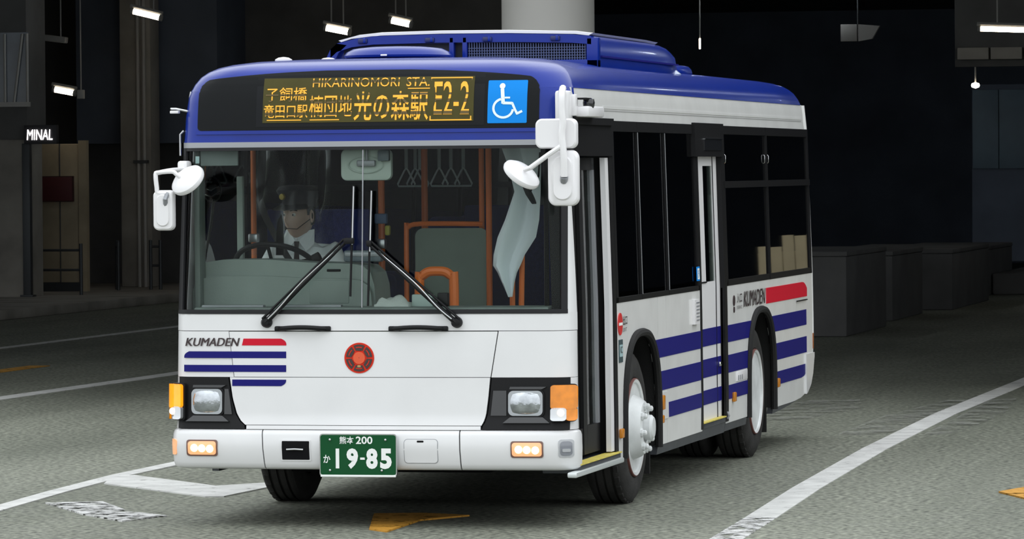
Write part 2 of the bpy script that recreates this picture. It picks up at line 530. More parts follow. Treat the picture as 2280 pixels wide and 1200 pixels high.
# doorway with beige leaf
d1 = tag(MB().box(-16.45, -15.80, 44.0, 44.06, 0.28, 2.45, 0.01).build('door_1', BEIGE), kind='structure')
MB().box(-16.13, -16.115, 43.985, 44.0, 0.28, 2.45).build('panel_joint', CONC, d1, smooth=0)
MB().box(-16.49, -16.44, 43.97, 44.1, 0.14, 2.5).build('door_frame', GALV, d1, smooth=0)
MB().box(-15.81, -15.68, 43.97, 44.1, 0.14, 2.5).build('door_frame', BEIGE, d1, smooth=0)
MB().box(-16.45, -15.8, 43.97, 44.1, 0.14, 0.28).build('threshold', GALV, d1, smooth=0)
nb = empty('notice_board', (-16.15, 43.9, 1.56), 'dark red notice board on the beige door at the left', 'sign')
MB().box(-0.26, 0.26, -0.02, 0.04, 0.0, 0.37, 0.006).build('board', M('maroon_board', (0.10, 0.02, 0.022), 0.6), nb)
MB().box(-0.275, 0.275, -0.01, 0.05, -0.015, 0.385).build('board_frame', M('maroon_frame', (0.05, 0.015, 0.016), 0.5), nb, smooth=0)
# lit lettering over the doorway (the visible end of TERMINAL)
sg = empty('illuminated_sign', (-15.58, 40.8, 2.49), 'white illuminated letters reading MINAL above the doorway', 'sign')
g, f = text_geo('MINAL', 0.40, 0.155, shear=0.1, fat=0.0)
mb = MB().add([(a, -0.035, b) for a, b in g], f).add([(a, -0.03, b) for a, b in g], f)
mb.build('lettering', M('sign_letters_lit', (1, 1, 1), 0.4, emit=(1.0, 0.93, 0.93), estr=2.2), sg, smooth=0)
MB().box(-0.05, 0.46, -0.02, 0.09, -0.06, 0.22, 0.005).build('sign_box', M('sign_box_black', (0.015, 0.015, 0.018), 0.6), sg)
pp = empty('sign_post', (-15.67, 41.3, 0.14), 'dark square post under the illuminated sign', 'post')
MB().box(-0.06, 0.06, -0.33, -0.21, 0, 2.3, 0.01).build('post', GALV, pp)
MB().box(-0.10, 0.10, -0.36, -0.18, 0, 0.03, 0.005).build('foot_plate', GALV, pp)
# square column with twin pipes
c = empty('concrete_column', (-15.68, 46.6, 0.14), 'tall square concrete column with twin drain pipes', 'column')
MB().box(-0.26, 0.26, 0.0, 0.5, 0, CEIL_Z - 0.14, 0.02).build('shaft', CONC2, c)
for dx in (0.06, 0.16):
    MB().tube([(dx, -0.05, 0.0), (dx, -0.05, CEIL_Z - 0.2)], 0.03, 10).build('drain_pipe', LAMPG, c)
MB().box(-0.02, 0.22, -0.09, 0.0, 2.0, 2.05).build('pipe_clamp', GALV, c)
# railings on the platform
def railing(name, x0, y0, x1, y1, n, label, h=0.78, r=0.028):
    e = empty(name, (x0, y0, 0.14), label, 'railing', 'platform railings')
    for k in range(n):
        t = k / (n - 1)
        MB().tube([((x1 - x0) * t, (y1 - y0) * t, 0), ((x1 - x0) * t, (y1 - y0) * t, h)], r, 8).build('post', GALV, e)
    for z in (h - 0.1, 0.38):
        MB().tube([(0, 0, z), (x1 - x0, y1 - y0, z)], 0.02, 8).build('rail', GALV, e)
    return e
railing('railing', -15.78, 42.0, -15.15, 42.0, 2, 'dark pipe railing in front of the beige doorway')
railing('railing', -15.52, 45.0, -15.37, 44.6, 2, 'dark pipe railing beside the concrete column')
railing('railing', -14.96, 45.0, -14.80, 45.0, 2, 'dark pipe railing nearest the left mirror of the bus')
# slab frame and lamps, upper left
w1 = tag(MB().box(-16.6, -15.58, 40.84, 40.9, 3.03, 4.10).build('window_1', M('dim_pane', (0.16, 0.19, 0.23), 0.25, mottle=0.3, mscale=1.5), smooth=0), kind='structure')
for dx, k in ((-15.93, 0.0), (-15.72, 0.07), (-15.58, 0.0)):
    MB().tube([(dx - k, 40.82, 3.05), (dx + k, 40.82, 4.08)], 0.022, 6).build('mullion', LAMPG, w1)
MB().box(-16.6, -15.56, 40.80, 40.9, 2.99, 3.06).build('window_sill', LAMPG, w1, smooth=0)

def tube_lamp(name, p0, p1, label, r=0.045, group='lit ceiling lamps', stem=True, mat=None):
    p0 = Vector(p0); p1 = Vector(p1); mid = (p0 + p1) / 2
    e = empty(name, mid, label, 'lamp', group)
    a = p0 - mid; b = p1 - mid; d = (b - a).normalized()
    MB().tube([a, b], r, 10).build('tube', mat or TUBE_ON, e)
    up = Vector((0, 0, r + 0.03))
    MB().tube([a + up - d * 0.03, b + up + d * 0.03], 0.035, 8).build('housing', LAMPG, e)
    for q in (a, b):
        MB().tube([q - d * 0.02, q + d * 0.02], r * 1.15, 10).build('end_cap', LAMPG, e)
    if stem:
        for t in (0.25, 0.75):
            q = a + (b - a) * t
            MB().tube([q + up, (q.x, q.y, CEIL_Z - mid.z)], 0.012, 6).build('stem', LAMPG, e)
    return e
tube_lamp('ceiling_lamp', (-14.85, 43.8, 4.50), (-14.393, 43.8, 4.386), 'lit tube lamp highest at the upper left of the terminal')
tube_lamp('ceiling_lamp', (-12.07, 45, 4.235), (-11.68, 45, 4.157), 'lit tube lamp above the left half of the bus roof, lower of two', r=0.05)
tube_lamp('ceiling_lamp', (-11.015, 45, 4.337), (-10.69, 45, 4.262), 'lit tube lamp nearest the pale round pillar', r=0.05)
tube_lamp('ceiling_lamp', (-1.22, 39.9, 3.915), (-0.2, 39.9, 3.87), 'long lit tube lamp at the upper right corner', r=0.035)
ADDED_COOL_ON = M('added_cool_tube_lit', (0.95, 0.98, 1), 0.3, emit=(0.86, 0.94, 1.0), estr=17.0)  # tubes of unseen lamp rows added to lift the dark background
for lx, ln in ((-13.0, 'leftmost lane'), (-5.0, 'lane beside the bus'), (3.0, 'rightmost lane')):
    for ly, on in ((20.0, 'nearest the opening'), (30.0, 'second from the opening'), (40.0, 'third from the opening'), (50.0, 'farthest from the opening')):
        tube_lamp('ceiling_lamp', (lx, ly - 0.6, 5.02), (lx, ly + 0.6, 5.02), 'added unseen cool tube lamp over the %s, %s' % (ln, on), group='added unseen lamp rows over the lanes', mat=ADDED_COOL_ON)
tube_lamp('wall_lamp', (-16.14, 43.8, 3.30), (-15.80, 43.8, 3.235), 'small warm tube lamp glowing above the lit letters', r=0.045, stem=False)
b_ = empty('lamp_bracket', (-15.70, 43.8, 3.217), 'small pale bracket box beside the warm tube lamp', 'bracket')
MB().box(-0.05, 0.05, -0.05, 0.05, -0.07, 0.07, 0.01).build('box', PILLAR, b_)
MB().tube([(-0.1, 0, 0.02), (0.0, 0, 0.0)], 0.015, 6).build('arm', LAMPG, b_)
MB().tube([(0, 0, 0.06), (0, 0, CEIL_Z - 3.217)], 0.012, 6).build('stem', LAMPG, b_)
ul = empty('unlit_lamp', (-16.22, 43.8, 4.10), 'unlit grey lamp trough at the upper left', 'lamp')
MB().box(-0.30, 0.30, -0.08, 0.08, -0.05, 0.05, 0.02, rot=Matrix.Rotation(0.13, 3, 'Y')).build('trough', LAMPG, ul)
for dx in (-0.2, 0.2):
    MB().tube([(dx, 0, 0), (dx, 0, CEIL_Z - 4.10)], 0.012, 6).build('stem', LAMPG, ul)
sl = empty('spot_lamp', (-2.46, 50, 3.30), 'tiny bright spot lamp at the upper corner of the blue panel', 'lamp')
MB().lathe([(0.005, -0.05), (0.06, -0.03), (0.07, 0.0), (0.06, 0.03), (0.005, 0.05)], axis='z', n=14).build('bulb', TUBE_ON, sl)
MB().tube([(0, 0, 0.04), (0, 0, CEIL_Z - 3.30)], 0.015, 6).build('stem', LAMPG, sl)
s2 = empty('marker_lamp', (-5.23, 40, 3.69), 'tiny vertical white marker lamp right of the roof air conditioner', 'lamp')
MB().box(-0.012, 0.012, -0.01, 0.01, 0.0, 0.15, 0.004).build('strip', TUBE_ON, s2)
MB().tube([(0, 0.01, 0.1), (0, 0.01, CEIL_Z - 3.69)], 0.01, 6).build('stem', LAMPG, s2)
cr_ = empty('added_crate', (2.44, 16.0, 0), 'added out-of-view beige slatted crate mirrored in the rear side window of the bus', 'crate')  # crate added out of view to give the window its beige reflection
for k in range(5):
    MB().box(-0.28 + k * 0.112, -0.28 + k * 0.112 + 0.104, -0.02, 0.0, 0.08, 1.36 + (0.09 if k < 3 else 0.0) - 0.01 * (k % 2), 0.004).build('slat', BEIGE2, cr_)
for z in (0.15, 1.20):
    MB().box(-0.28, 0.28, 0.0, 0.04, z, z + 0.09, 0.004).build('batten', BEIGE2, cr_)
for x in (-0.25, 0.25):
    MB().box(x - 0.03, x + 0.03, 0.0, 0.6, 0.0, 1.30, 0.004).build('corner_post', BEIGE2, cr_)
MB().box(-0.28, 0.28, 0.58, 0.6, 0.08, 1.3, 0.004).build('back_board', BEIGE2, cr_)
# --- right side: concrete blocks on the island, blue panels
for (x0, x1, y0, y1, h, lab) in ((-3.2, -1.48, 28.6, 32.0, 1.0, 'low dark concrete block closest to the rear of the bus'),
                                (-3.2, -1.67, 34.0, 37.0, 0.9, 'low dark concrete block in the middle of the island row'),
                                (-3.2, -1.46, 38.6, 43.0, 0.84, 'low dark concrete block third along the island'),
                                (-3.2, -1.77, 45.0, 49.0, 0.76, 'low dark concrete block farthest along the island')):
    e = empty('concrete_block', ((x0 + x1) / 2, y0, 0), lab, 'block', 'island blocks')
    w = (x1 - x0) / 2
    MB().box(-w, w, 0, y1 - y0, 0, h - 0.06, 0.02).build('body', CONC, e)
    MB().box(-w - 0.01, w + 0.01, -0.01, y1 - y0 + 0.01, h - 0.06, h, 0.015).build('coping', CONC, e)
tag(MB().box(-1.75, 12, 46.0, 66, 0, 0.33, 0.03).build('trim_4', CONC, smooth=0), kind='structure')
bp = empty('blue_panel_wall', (-2.6, 55, 0), 'dim blue-grey cladding panel wall at the far right', 'panel')
for k in range(5):
    MB().box(-0.50 + k * 0.46, -0.05 + k * 0.46, 0, 0.08, 1.94, 3.31, 0.008).build('panel', M('teal_panel', (0.10, 0.15, 0.19), 0.5, mottle=0.3, mscale=1.2), bp)
MB().box(-0.52, 1.9, 0.08, 0.3, 0.33, 3.4).build('backing', BLUEGREY, bp, smooth=0)
lg = empty('ceiling_ledge', (-1.5, 44, 3.58), 'grey boxed ledge under the long tube lamp', 'ledge')
for k in range(5):
    MB().box(-0.53 + k * 0.5, -0.06 + k * 0.5, 0, 0.3, 0.0, 0.18, 0.01).build('box_panel', CONC2, lg)
MB().box(-0.6, 2.0, 0.3, 0.5, -0.1, CEIL_Z - 3.58).build('backing', CONC, lg, smooth=0)
hb = empty('hanging_sign', (-4.34, 50, 4.04), 'unlit grey box sign hanging at the upper right', 'sign')
MB().box(-0.32, -0.05, -0.05, 0.05, 0, 0.28, 0.008).build('panel', LAMPG, hb)
MB().prism([(-0.03, 0.0), (0.20, 0.04), (0.32, 0.25), (-0.03, 0.28)], 0.1, lambda a, b, t: (a, -0.05 + t, b)).build('panel', LAMPG, hb, smooth=0)
MB().tube([(-0.04, 0, 0.2), (-0.04, 0, CEIL_Z - 4.04)], 0.015, 6).build('stem', GALV, hb)

# ================================================================== BUS
bus = empty('city_bus', (0, 0, 0), 'white city bus with blue roof and navy stripes, lights on, leaving the dark terminal', 'bus')
def part(mb, name, mat, parent=None, smooth=35):
    return mb.build(name, mat, parent or bus, smooth)
# ---------------- shell
# dark inner carcass seen only in the panel gaps
part(front_patch([(z, u_y(0.35, z, -1), u_y(0.21, z, 1), -0.014) for z in (0.34, 0.45, 0.55, 0.62, 0.9, 1.2)], 0.02, 60), 'carcass', DARK)
# bumper, three mouldings
def bumper(ul, ur, nm='bumper', cols=20):
    rows = []
    for (z, off) in ((0.322, -0.03), (0.326, 0.0), (0.337, 0.014), (0.36, 0.02), (0.44, 0.022), (0.515, 0.02), (0.535, 0.014), (0.545, 0.0), (0.547, -0.03)):
        rows.append((z, ul(z), ur(z), off))
    return part(front_patch(rows, 0.03, cols), nm, WHITE)
bump_l = bumper(lambda z: u_y(0.75, z, -1), lambda z: -0.616 + (0.547 - z) * 0.06, cols=40)
bump_c = bumper(lambda z: -0.609 + (0.547 - z) * 0.06, lambda z: 0.515 + (0.547 - z) * 0.03)
bump_r = bumper(lambda z: 0.522 + (0.547 - z) * 0.03, lambda z: u_y(0.20, z, 1), cols=30)
# white front mouldings
hl_in = lambda z: float(np.interp(z, (0.55, 0.565, 0.59, 0.63, 0.72, 0.835), (0.715, 0.713, 0.745, 0.772, 0.798, 0.815)))
hr_in = lambda z: float(np.interp(z, (0.55, 0.565, 0.59, 0.63, 0.72, 0.835), (0.637, 0.640, 0.655, 0.668, 0.680, 0.691)))
part(front_patch([(z, u_y(0.80, z, -1), u_y(0.20, z, 1), 0.004) for z in zrows(1.097, 1.195, 3)], 0.02, 70), 'scuttle_panel', WHITE)
part(front_patch([(z, u_y(0.80, z, -1), u_x(-0.818 + (1.093 - z) * 0.12, z), 0.002) for z in zrows(0.838, 1.094, 4)], 0.02, 40), 'corner_panel', WHITE)
part(front_patch([(z, u_x(0.733 - (1.093 - z) * 0.16, z), u_y(0.20, z, 1), 0.002) for z in zrows(0.838, 1.094, 4)], 0.02, 40), 'corner_panel', WHITE)
hatch = part(front_rect(0.8395, 1.092, lambda z: -0.813 + (1.093 - z) * 0.12, lambda z: 0.728 - (1.093 - z) * 0.16, 0.006, 0.02, 5), 'front_hatch', WHITE)
part(front_rect(0.572, 0.8365, lambda z: -hl_in(z) + 0.006, lambda z: hr_in(z) - 0.006, 0.006, 0.02, 12), 'lower_hatch', WHITE)
part(front_rect(0.548, 0.569, lambda z: -0.709, lambda z: 0.634, 0.006, 0.02, 2), 'lower_rail', WHITE)
part(front_patch([(z, u_y(0.80, z, -1), u_x(-1.122, z), 0.002) for z in zrows(0.549, 0.836, 3)], 0.02, 16), 'corner_strip', WHITE)
part(front_patch([(z, u_x(1.124, z), u_y(0.20, z, 1), 0.002) for z in zrows(0.549, 0.836, 3)], 0.02, 10), 'corner_strip', WHITE)
# front livery
def stripe_front(z0, z1, x0, x1, mat, round_l=0, round_r=0):
    def a(z): t = (z - z0) / (z1 - z0); return x0 + (round_l * (t ** 3) if round_l > 0 else 0)
    def b(z): t = (z - z0) / (z1 - z0); t = t if round_r > 0 else 1 - t; return x1 - abs(round_r) * (t ** 3)
    o = front_rect(z0, z1, a, b, 0.0085, 0.002, 8, 30)
    return part(o, 'livery_stripe', mat)
part(front_rect(1.015, 1.053, lambda z: -0.738 + (z - 1.015) * 0.25, lambda z: -0.478 - 0.03 * ((z - 1.015) / 0.038) ** 3, 0.0085, 0.002, 8), 'livery_stripe', RED)
stripe_front(0.944, 0.981, -1.08, -0.479, NAVY, round_l=0.03)
stripe_front(0.867, 0.905, -1.08, -0.479, NAVY)
part(front_rect(0.788, 0.824, lambda z: -0.795, lambda z: -0.479 - 0.03 * (1 - (z - 0.788) / 0.036) ** 3, 0.0085, 0.002, 8), 'livery_stripe', NAVY)
INK = M('dark_ink', (0.035, 0.02, 0.022), 0.5)
_ft = front_text('KUMADEN', -1.073, 1.010, 0.320, 0.046, 0.009, shear=0.25); _f2 = front_text('KUMADEN', -1.069, 1.0105, 0.320, 0.046, 0.0092, shear=0.25); _ft.add(_f2.v, _f2.f)
part(_ft, 'front_lettering', INK, smooth=0)
# round red emblem
em_c = (-0.056, 0.946)
def ring(r0, r1, a0, a1, off, n=24):
    A = []; B = []
    for r in (r0, r1):
        A.append([fx(em_c[0] + r * math.cos(a0 + (a1 - a0) * k / n), em_c[1] + r * math.sin(a0 + (a1 - a0) * k / n), off) for k in range(n + 1)])
        B.append([fx(em_c[0] + r * math.cos(a0 + (a1 - a0) * k / n), em_c[1] + r * math.sin(a0 + (a1 - a0) * k / n), off - 0.004) for k in range(n + 1)])
    return MB().shell(A, B)
EMR = M('emblem_red', (0.62, 0.03, 0.012), 0.45, spec=0.15)
EMD = M('emblem_dark', (0.045, 0.022, 0.02), 0.4)
EMC = M('emblem_centre', (0.72, 0.09, 0.025), 0.35)
GOLD = M('emblem_gold', (0.42, 0.30, 0.12), 0.4, metal=0.4)
emblem = part(ring(0.003, 0.085, 0, 2 * PI, 0.010, 48), 'emblem', EMR)
for k in range(6):
    a = PI / 2 + k * PI / 3
    part(ring(0.043, 0.075, a - 0.44, a + 0.44, 0.0125, 10), 'emblem_segment', EMD, emblem)
    part(ring(0.040, 0.052, a - 0.20, a + 0.20, 0.0135, 6), 'emblem_notch', EMD if k != 3 else GOLD, emblem)
    part(ring(0.057, 0.062, a - 0.30, a + 0.30, 0.0140, 8), 'emblem_bar', EMR, emblem)
part(ring(0.002, 0.034, 0, 2 * PI, 0.014, 30), 'emblem_centre', EMC, emblem)
# grip handles under the windscreen
for (xa, xb, s) in ((-0.515, -0.25, 1), (0.142, 0.42, -1)):
    h = MB(); n = 14
    h.tube([fx(xa + (xb - xa) * k / n, 1.108 + 0.008 * math.sin(PI * k / n), 0.012 + 0.03 * math.sin(PI * k / n) ** 0.5) for k in range(n + 1)], 0.0135, 8)
    g = part(h, 'grip_handle', BLACK)
    for x in (xa, xb):
        q = fx(x, 1.108, 0.0)
        part(MB().box(q.x - 0.03, q.x + 0.03, q.y - 0.022, q.y + 0.01, 1.093, 1.123, 0.008), 'grip_mount', BLACK, g)

# headlamps
def headlamp(s, x_in, x_out, lx0, lx1, lz0, lz1, tx0, tx1):
    xi = x_in if s > 0 else (lambda z: -x_in(z))
    if s < 0: bz = front_rect(0.549, 0.8365, lambda z: -x_out, lambda z: -x_in(z) - 0.004, 0.004, 0.02, 14, 30)
    else: bz = front_rect(0.549, 0.8365, lambda z: x_in(z) + 0.004, lambda z: x_out, 0.004, 0.02, 14, 30)
    b = part(bz, 'headlamp_bezel', BLACK)
    # tray under the lamp and hood over it
    def trap(za, zb, a0, a1, b0, b1, off, name, mat):
        part(front_rect(za, zb, lambda z: a0 + (b0 - a0) * (z - za) / (zb - za), lambda z: a1 + (b1 - a1) * (z - za) / (zb - za), off, 0.02, 3, 12), name, mat, b)
    GL = M('gloss_black', (0.02, 0.021, 0.023), 0.15, coat=0.6)
    trap(lz0 - 0.040, lz0 - 0.008, lx0 - 0.03, lx1 + 0.04, lx0 + 0.01, lx1 + 0.0, 0.022, 'lamp_tray', GL)
    trap(lz1 + 0.008, lz1 + 0.022, lx0 + 0.005, lx1 - 0.005, lx0 + 0.01, lx1 + 0.02, 0.018, 'lamp_hood', GL)
    if s < 0: trap(lz0, lz1, lx1 + 0.01, lx1 + 0.055, lx1 + 0.012, lx1 + 0.035, 0.014, 'lamp_wing', GL)
    else: trap(lz0, lz1, lx0 - 0.10, lx0 - 0.012, lx0 - 0.085, lx0 - 0.012, 0.010, 'lamp_wing', GL)
    part(front_rect(lz0 - 0.008, lz1 + 0.008, lx0 - 0.009, lx1 + 0.009, 0.016, 0.012, 4, 10, r=0.03), 'lamp_surround', BLACK, b)
    part(front_rect(lz0, lz1, lx0, lx1, 0.022, 0.012, 4, 10, r=0.028), 'lamp_rim', M('lamp_rim_metal', (0.42, 0.44, 0.46), 0.25, metal=1.0), b)
    # domed lens
    A = []; B = []; n = 12
    for i in range(n + 1):
        ra = []; rb = []
        for j in range(n + 1):
            a, c = j / n * 2 - 1, i / n * 2 - 1
            k = 0.88
            # squircle
            sxx = a * math.sqrt(1 - 0.32 * c * c); szz = c * math.sqrt(1 - 0.32 * a * a)
            x = (lx0 + lx1) / 2 + sxx * (lx1 - lx0) / 2 * k; z = (lz0 + lz1) / 2 + szz * (lz1 - lz0) / 2 * k
            bulge = 0.020 * (1 - a * a) ** 0.5 * (1 - c * c) ** 0.5
            ra.append(fx(x, z, 0.024 + bulge)); rb.append(fx(x, z, 0.020))
        A.append(ra); B.append(rb)
    lens_m = M('headlamp_lens', (0.50, 0.53, 0.56), 0.12, metal=0.75, coat=0.9, mottle=0.45, mscale=16, bump=0.35, bscale=22)
    part(MB().shell(A, B), 'lamp_lens', lens_m, b)
    # indicator with clear side light below it
    def wrap(z0, z1, x0, x1, off, nm, mat):
        part(front_rect(z0, z1, x0, x1, off, 0.05, 4, 14, r=0.014), nm, mat, b)
    wrap(0.594, 0.802, tx0 - 0.008, tx1 + 0.008, 0.028, 'indicator_housing', BLACK)
    wrap(0.665, 0.797, tx0, tx1, 0.052, 'indicator_lens', AMBER_ON if s < 0 else AMBER)
    if s > 0:
        wrap(0.600, 0.672, tx0, tx1 - 0.038, 0.052, 'side_light', CLEARL)
        wrap(0.600, 0.672, tx1 - 0.038, tx1, 0.050, 'indicator_lens', AMBER)
    else:
        wrap(0.600, 0.672, tx0 + 0.03, tx1, 0.052, 'side_light', CLEARL)
        wrap(0.600, 0.672, tx0, tx0 + 0.032, 0.050, 'indicator_lens', AMBER)
    xb = (tx0 + tx1) / 2 + (0.0 if s < 0 else -0.01)
    q = fx(xb, 0.645, 0.054)
    part(MB().lathe([(0.001, -0.012), (0.016, -0.008), (0.020, 0.0)], (q.x, q.y, q.z), 'y', 14), 'side_light_bulb', WARM_ON, b)
    return b
headlamp(-1, hl_in, 1.118, -1.032, -0.850, 0.630, 0.771, -1.148, -1.072)
headlamp(1, hr_in, 1.121, 0.789, 0.981, 0.627, 0.765, 1.030, 1.128)
# fog lamps in the bumper
for (x0, x1) in ((-1.052, -0.872), (0.806, 0.988)):
    fb = part(front_rect(0.396, 0.488, x0, x1, 0.026, 0.03, 4, 12, r=0.014), 'fog_lamp', M('fog_housing', (0.18, 0.10, 0.08), 0.3))
    part(front_rect(0.404, 0.480, x0 + 0.008, x1 - 0.008, 0.030, 0.01, 4, 12, r=0.016), 'fog_lens', M('fog_lens_lit', (0.7, 0.42, 0.25), 0.15, emit=(1.0, 0.36, 0.10), estr=0.30, coat=0.5), fb)
    for dx in (0.25, 0.50, 0.76):
        x = x0 + (x1 - x0) * dx
        q = fx(x, 0.44 - 0.008 * (dx - 0.5), 0.031)
        part(MB().lathe([(0.001, -0.012), (0.014, -0.009), (0.022, 0.0)], (q.x, q.y, q.z), 'y', 14), 'fog_bulb', WARM_ON, fb)
part(front_rect(0.400, 0.488, -1.149, -1.110, 0.026, 0.01, 3, 8, r=0.012), 'corner_marker', M('fog_lens_lit', (1, 0.8, 0.6)))
rm = part(front_rect(0.398, 0.497, 1.066, 1.130, 0.025, 0.01, 3, 8, r=0.014), 'corner_marker', M('grey_lens', (0.45, 0.46, 0.48), 0.2, coat=0.5))
part(front_rect(0.408, 0.487, 1.074, 1.122, 0.029, 0.006, 3, 8, r=0.016), 'marker_lens', M('grey_lens_inner', (0.22, 0.23, 0.26), 0.15, coat=0.7), rm)
part(front_rect(0.428, 0.446, 1.082, 1.114, 0.033, 0.006, 3, 6, r=0.005), 'marker_lens', M('grey_lens', (0.45, 0.46, 0.48)), rm)
# towing eye recess and service flap
tow = part(front_rect(0.372, 0.492, -0.502, -0.328, 0.024, 0.01, 3, 8, r=0.006), 'tow_recess', WHITE)
part(front_rect(0.380, 0.484, -0.494, -0.336, 0.026, 0.006, 3, 8, r=0.004), 'recess_pocket', DARK, tow)
part(MB().tube([fx(-0.465, 0.437, 0.03), fx(-0.415, 0.440, 0.04), fx(-0.37, 0.437, 0.03)], 0.006, 8), 'tow_bar', STEEL, tow)
fl = part(front_rect(0.363, 0.499, 0.206, 0.398, 0.0225, 0.01, 4, 10, r=0.02), 'service_flap_gap', GREYTRIM)
part(front_rect(0.366, 0.496, 0.209, 0.395, 0.0245, 0.01, 4, 10, r=0.018), 'service_flap', WHITE, fl)
part(front_rect(0.480, 0.490, 0.280, 0.318, 0.026, 0.004, 2, 6, r=0.004), 'finger_slot', DARK, fl)
# number plate
PLG = M('plate_green', (0.008, 0.075, 0.025), 0.5, spec=0.12)
PLW = M('plate_white', (0.85, 0.87, 0.85), 0.5)
plate = part(MB().prism(rrect(-0.268, 0.174, 0.290, 0.528, 0.018), 0.02, lambda a, b, t: (a, -0.052 + t, b)), 'number_plate', CHROME)
part(MB().prism(rrect(-0.262, 0.168, 0.300, 0.522, 0.014), 0.006, lambda a, b, t: (a, -0.056 + t, b)), 'plate_face', PLG, plate)
part(MB().box(-0.24, 0.15, -0.035, 0.02, 0.32, 0.50), 'plate_bracket', BLACK, plate)
part(MB().box(-0.262, 0.168, -0.058, -0.046, 0.288, 0.301, 0.003), 'plate_lip', PLW, plate)
def ptext(body, x0, z0, w, h, **k):
    g, f = text_geo(body, w, h, **k)
    return part(MB().add([(x0 + a, -0.0575, z0 + b) for a, b in g], f), 'plate_lettering', PLW, plate, smooth=0)
ptext('熊本', -0.152, 0.472, 0.082, 0.042, fat=0.012)
ptext('200', -0.058, 0.472, 0.095, 0.042, fat=0.02)
ptext('か', -0.245, 0.366, 0.040, 0.045, fat=0.015)
for (ch, x, w) in (('1', -0.178, 0.026), ('9', -0.112, 0.066), ('8', 0.000, 0.066), ('5', 0.080, 0.066)):
    if ch == '1': part(MB().box(x + 0.004, x + 0.024, -0.0575, -0.0565, 0.336, 0.446), 'plate_lettering', PLW, plate, smooth=0)
    else: ptext(ch, x, 0.334, w, 0.114, fat=0.05)
part(MB().box(-0.034, -0.008, -0.0575, -0.0565, 0.385, 0.397), 'plate_lettering', PLW, plate, smooth=0)
for (x, z) in ((-0.206, 0.496), (0.112, 0.496), (-0.206, 0.326), (0.090, 0.326)):
    part(MB().lathe([(0.001, -0.064), (0.006, -0.063), (0.008, -0.057)], (x, 0, z), 'y', 10), 'plate_screw', CHROME, plate)

# ---------------- windscreen
WZ0, WZ1 = 1.212, 2.112
wxl = lambda z: -1.112 + (z - 1.2) * 0.010
wxr = lambda z: 1.096 - (z - 1.2) * 0.010
def frame_rows(z0, z1, xa, xb, off, th, n, cols): return front_rect(z0, z1, xa, xb, off, th, n, cols)
ws = part(front_rect(WZ0 - 0.012, WZ1 + 0.012, lambda z: wxl(z) + 0.005, lambda z: wxr(z) - 0.005, -0.006, 0.006, 10, 50), 'windscreen', GLASS_F)
SEAL = M('seal_black', (0.014, 0.014, 0.016), 0.4, spec=0.25)
part(front_rect(1.190, 1.214, lambda z: wxl(z) - 0.012, lambda z: wxr(z) + 0.012, 0.008, 0.022, 3, 50), 'windscreen_seal', SEAL, ws)
part(front_rect(2.104, 2.122, lambda z: wxl(z) - 0.010, lambda z: wxr(z) + 0.010, 0.006, 0.022, 2, 50), 'windscreen_seal', SEAL, ws)
part(front_rect(1.20, 2.118, lambda z: wxl(z) - 0.016, lambda z: wxl(z) + 0.016, 0.006, 0.02, 10, 4), 'windscreen_seal', SEAL, ws)
part(front_rect(1.20, 2.118, lambda z: wxr(z) - 0.018, lambda z: wxr(z) + 0.012, 0.006, 0.02, 10, 4), 'windscreen_seal', SEAL, ws)
part(front_rect(1.226, 2.104, -0.046, -0.040, 0.002, 0.008, 8, 2), 'glass_joint', GREYTRIM, ws)
part(front_rect(2.122, 2.152, lambda z: -1.12, lambda z: 1.118, 0.008, 0.02, 3, 50), 'windscreen_top_trim', GREYTRIM)
part(front_rect(2.035, 2.075, -1.035, -1.008, -0.014, 0.002, 2, 3), 'inspection_sticker', M('sticker_pale', (0.55, 0.75, 0.75), 0.5), ws)
# white pillars at the corners beside the windscreen
part(front_patch([(z, u_x(wxr(z) + 0.012, z), u_y(0.20, z, 1), 0.003) for z in zrows(1.195, 2.16, 8)], 0.025, 10), 'corner_pillar', WHITE)
part(front_patch([(z, u_y(0.42, z, -1), u_x(wxl(z) - 0.016, z), 0.003) for z in zrows(1.195, 2.08, 8)], 0.025, 14), 'corner_pillar', WHITE)

# ---------------- blue brow and roof
part(front_patch([(z, u_y(0.42, z, -1), u_y(prm(z)[1] + BOW + prm(z)[2] + 0.0, z, 1), 0.004) for z in zrows(2.152, 2.442, 8)], 0.03, 80), 'roof_brow', BLUE)
part(front_patch([(z, u_y(0.42, z, -1), u_x(wxl(z) - 0.012, z), 0.006) for z in zrows(2.08, 2.16, 3)], 0.03, 14), 'roof_brow_corner', BLUE)
# roof skin: rings from the cant line up to the crown
def roof_ring(z, off=0.004):
    hw, yf, R = prm(z); a = hw - R
    yr = REAR - 0.05 - (yf - 0.145) * 0.55
    P = []
    def fr(s):
        out = []
        for k in range(13): out.append(pt(s * a * k / 12, z, off))
        for k in range(1, 9): out.append(pt(s * (a + R * PI / 2 * k / 8), z, off))
        for t in (0.12, 0.3, 0.5, 0.7, 0.88, 1.0):
            y0 = yf + BOW + R
            out.append(Vector((s * (hw + off), y0 + (yr - R - y0) * t, z)))
        for k in range(1, 9):
            p = PI / 2 * k / 8
            out.append(Vector((s * (a + R * math.cos(p)), yr - R + R * math.sin(p), z)))
        out.append(Vector((0, yr, z)))
        return out
    r = fr(1); l = fr(-1)
    return r + l[-2:0:-1]
zz = [2.44, 2.46, 2.48, 2.50, 2.52, 2.535, 2.55, 2.5625, 2.575, 2.585, 2.595, 2.604, 2.612, 2.619, 2.625, 2.630, 2.634, 2.638]
mb = MB(); rings = [roof_ring(z) for z in zz]
n = len(rings[0])
vs = [p for r in rings for p in r]; fs = []
for i in range(len(zz) - 1):
    for k in range(n):
        k2 = (k + 1) % n
        fs.append((i * n + k, i * n + k2, (i + 1) * n + k2, (i + 1) * n + k))
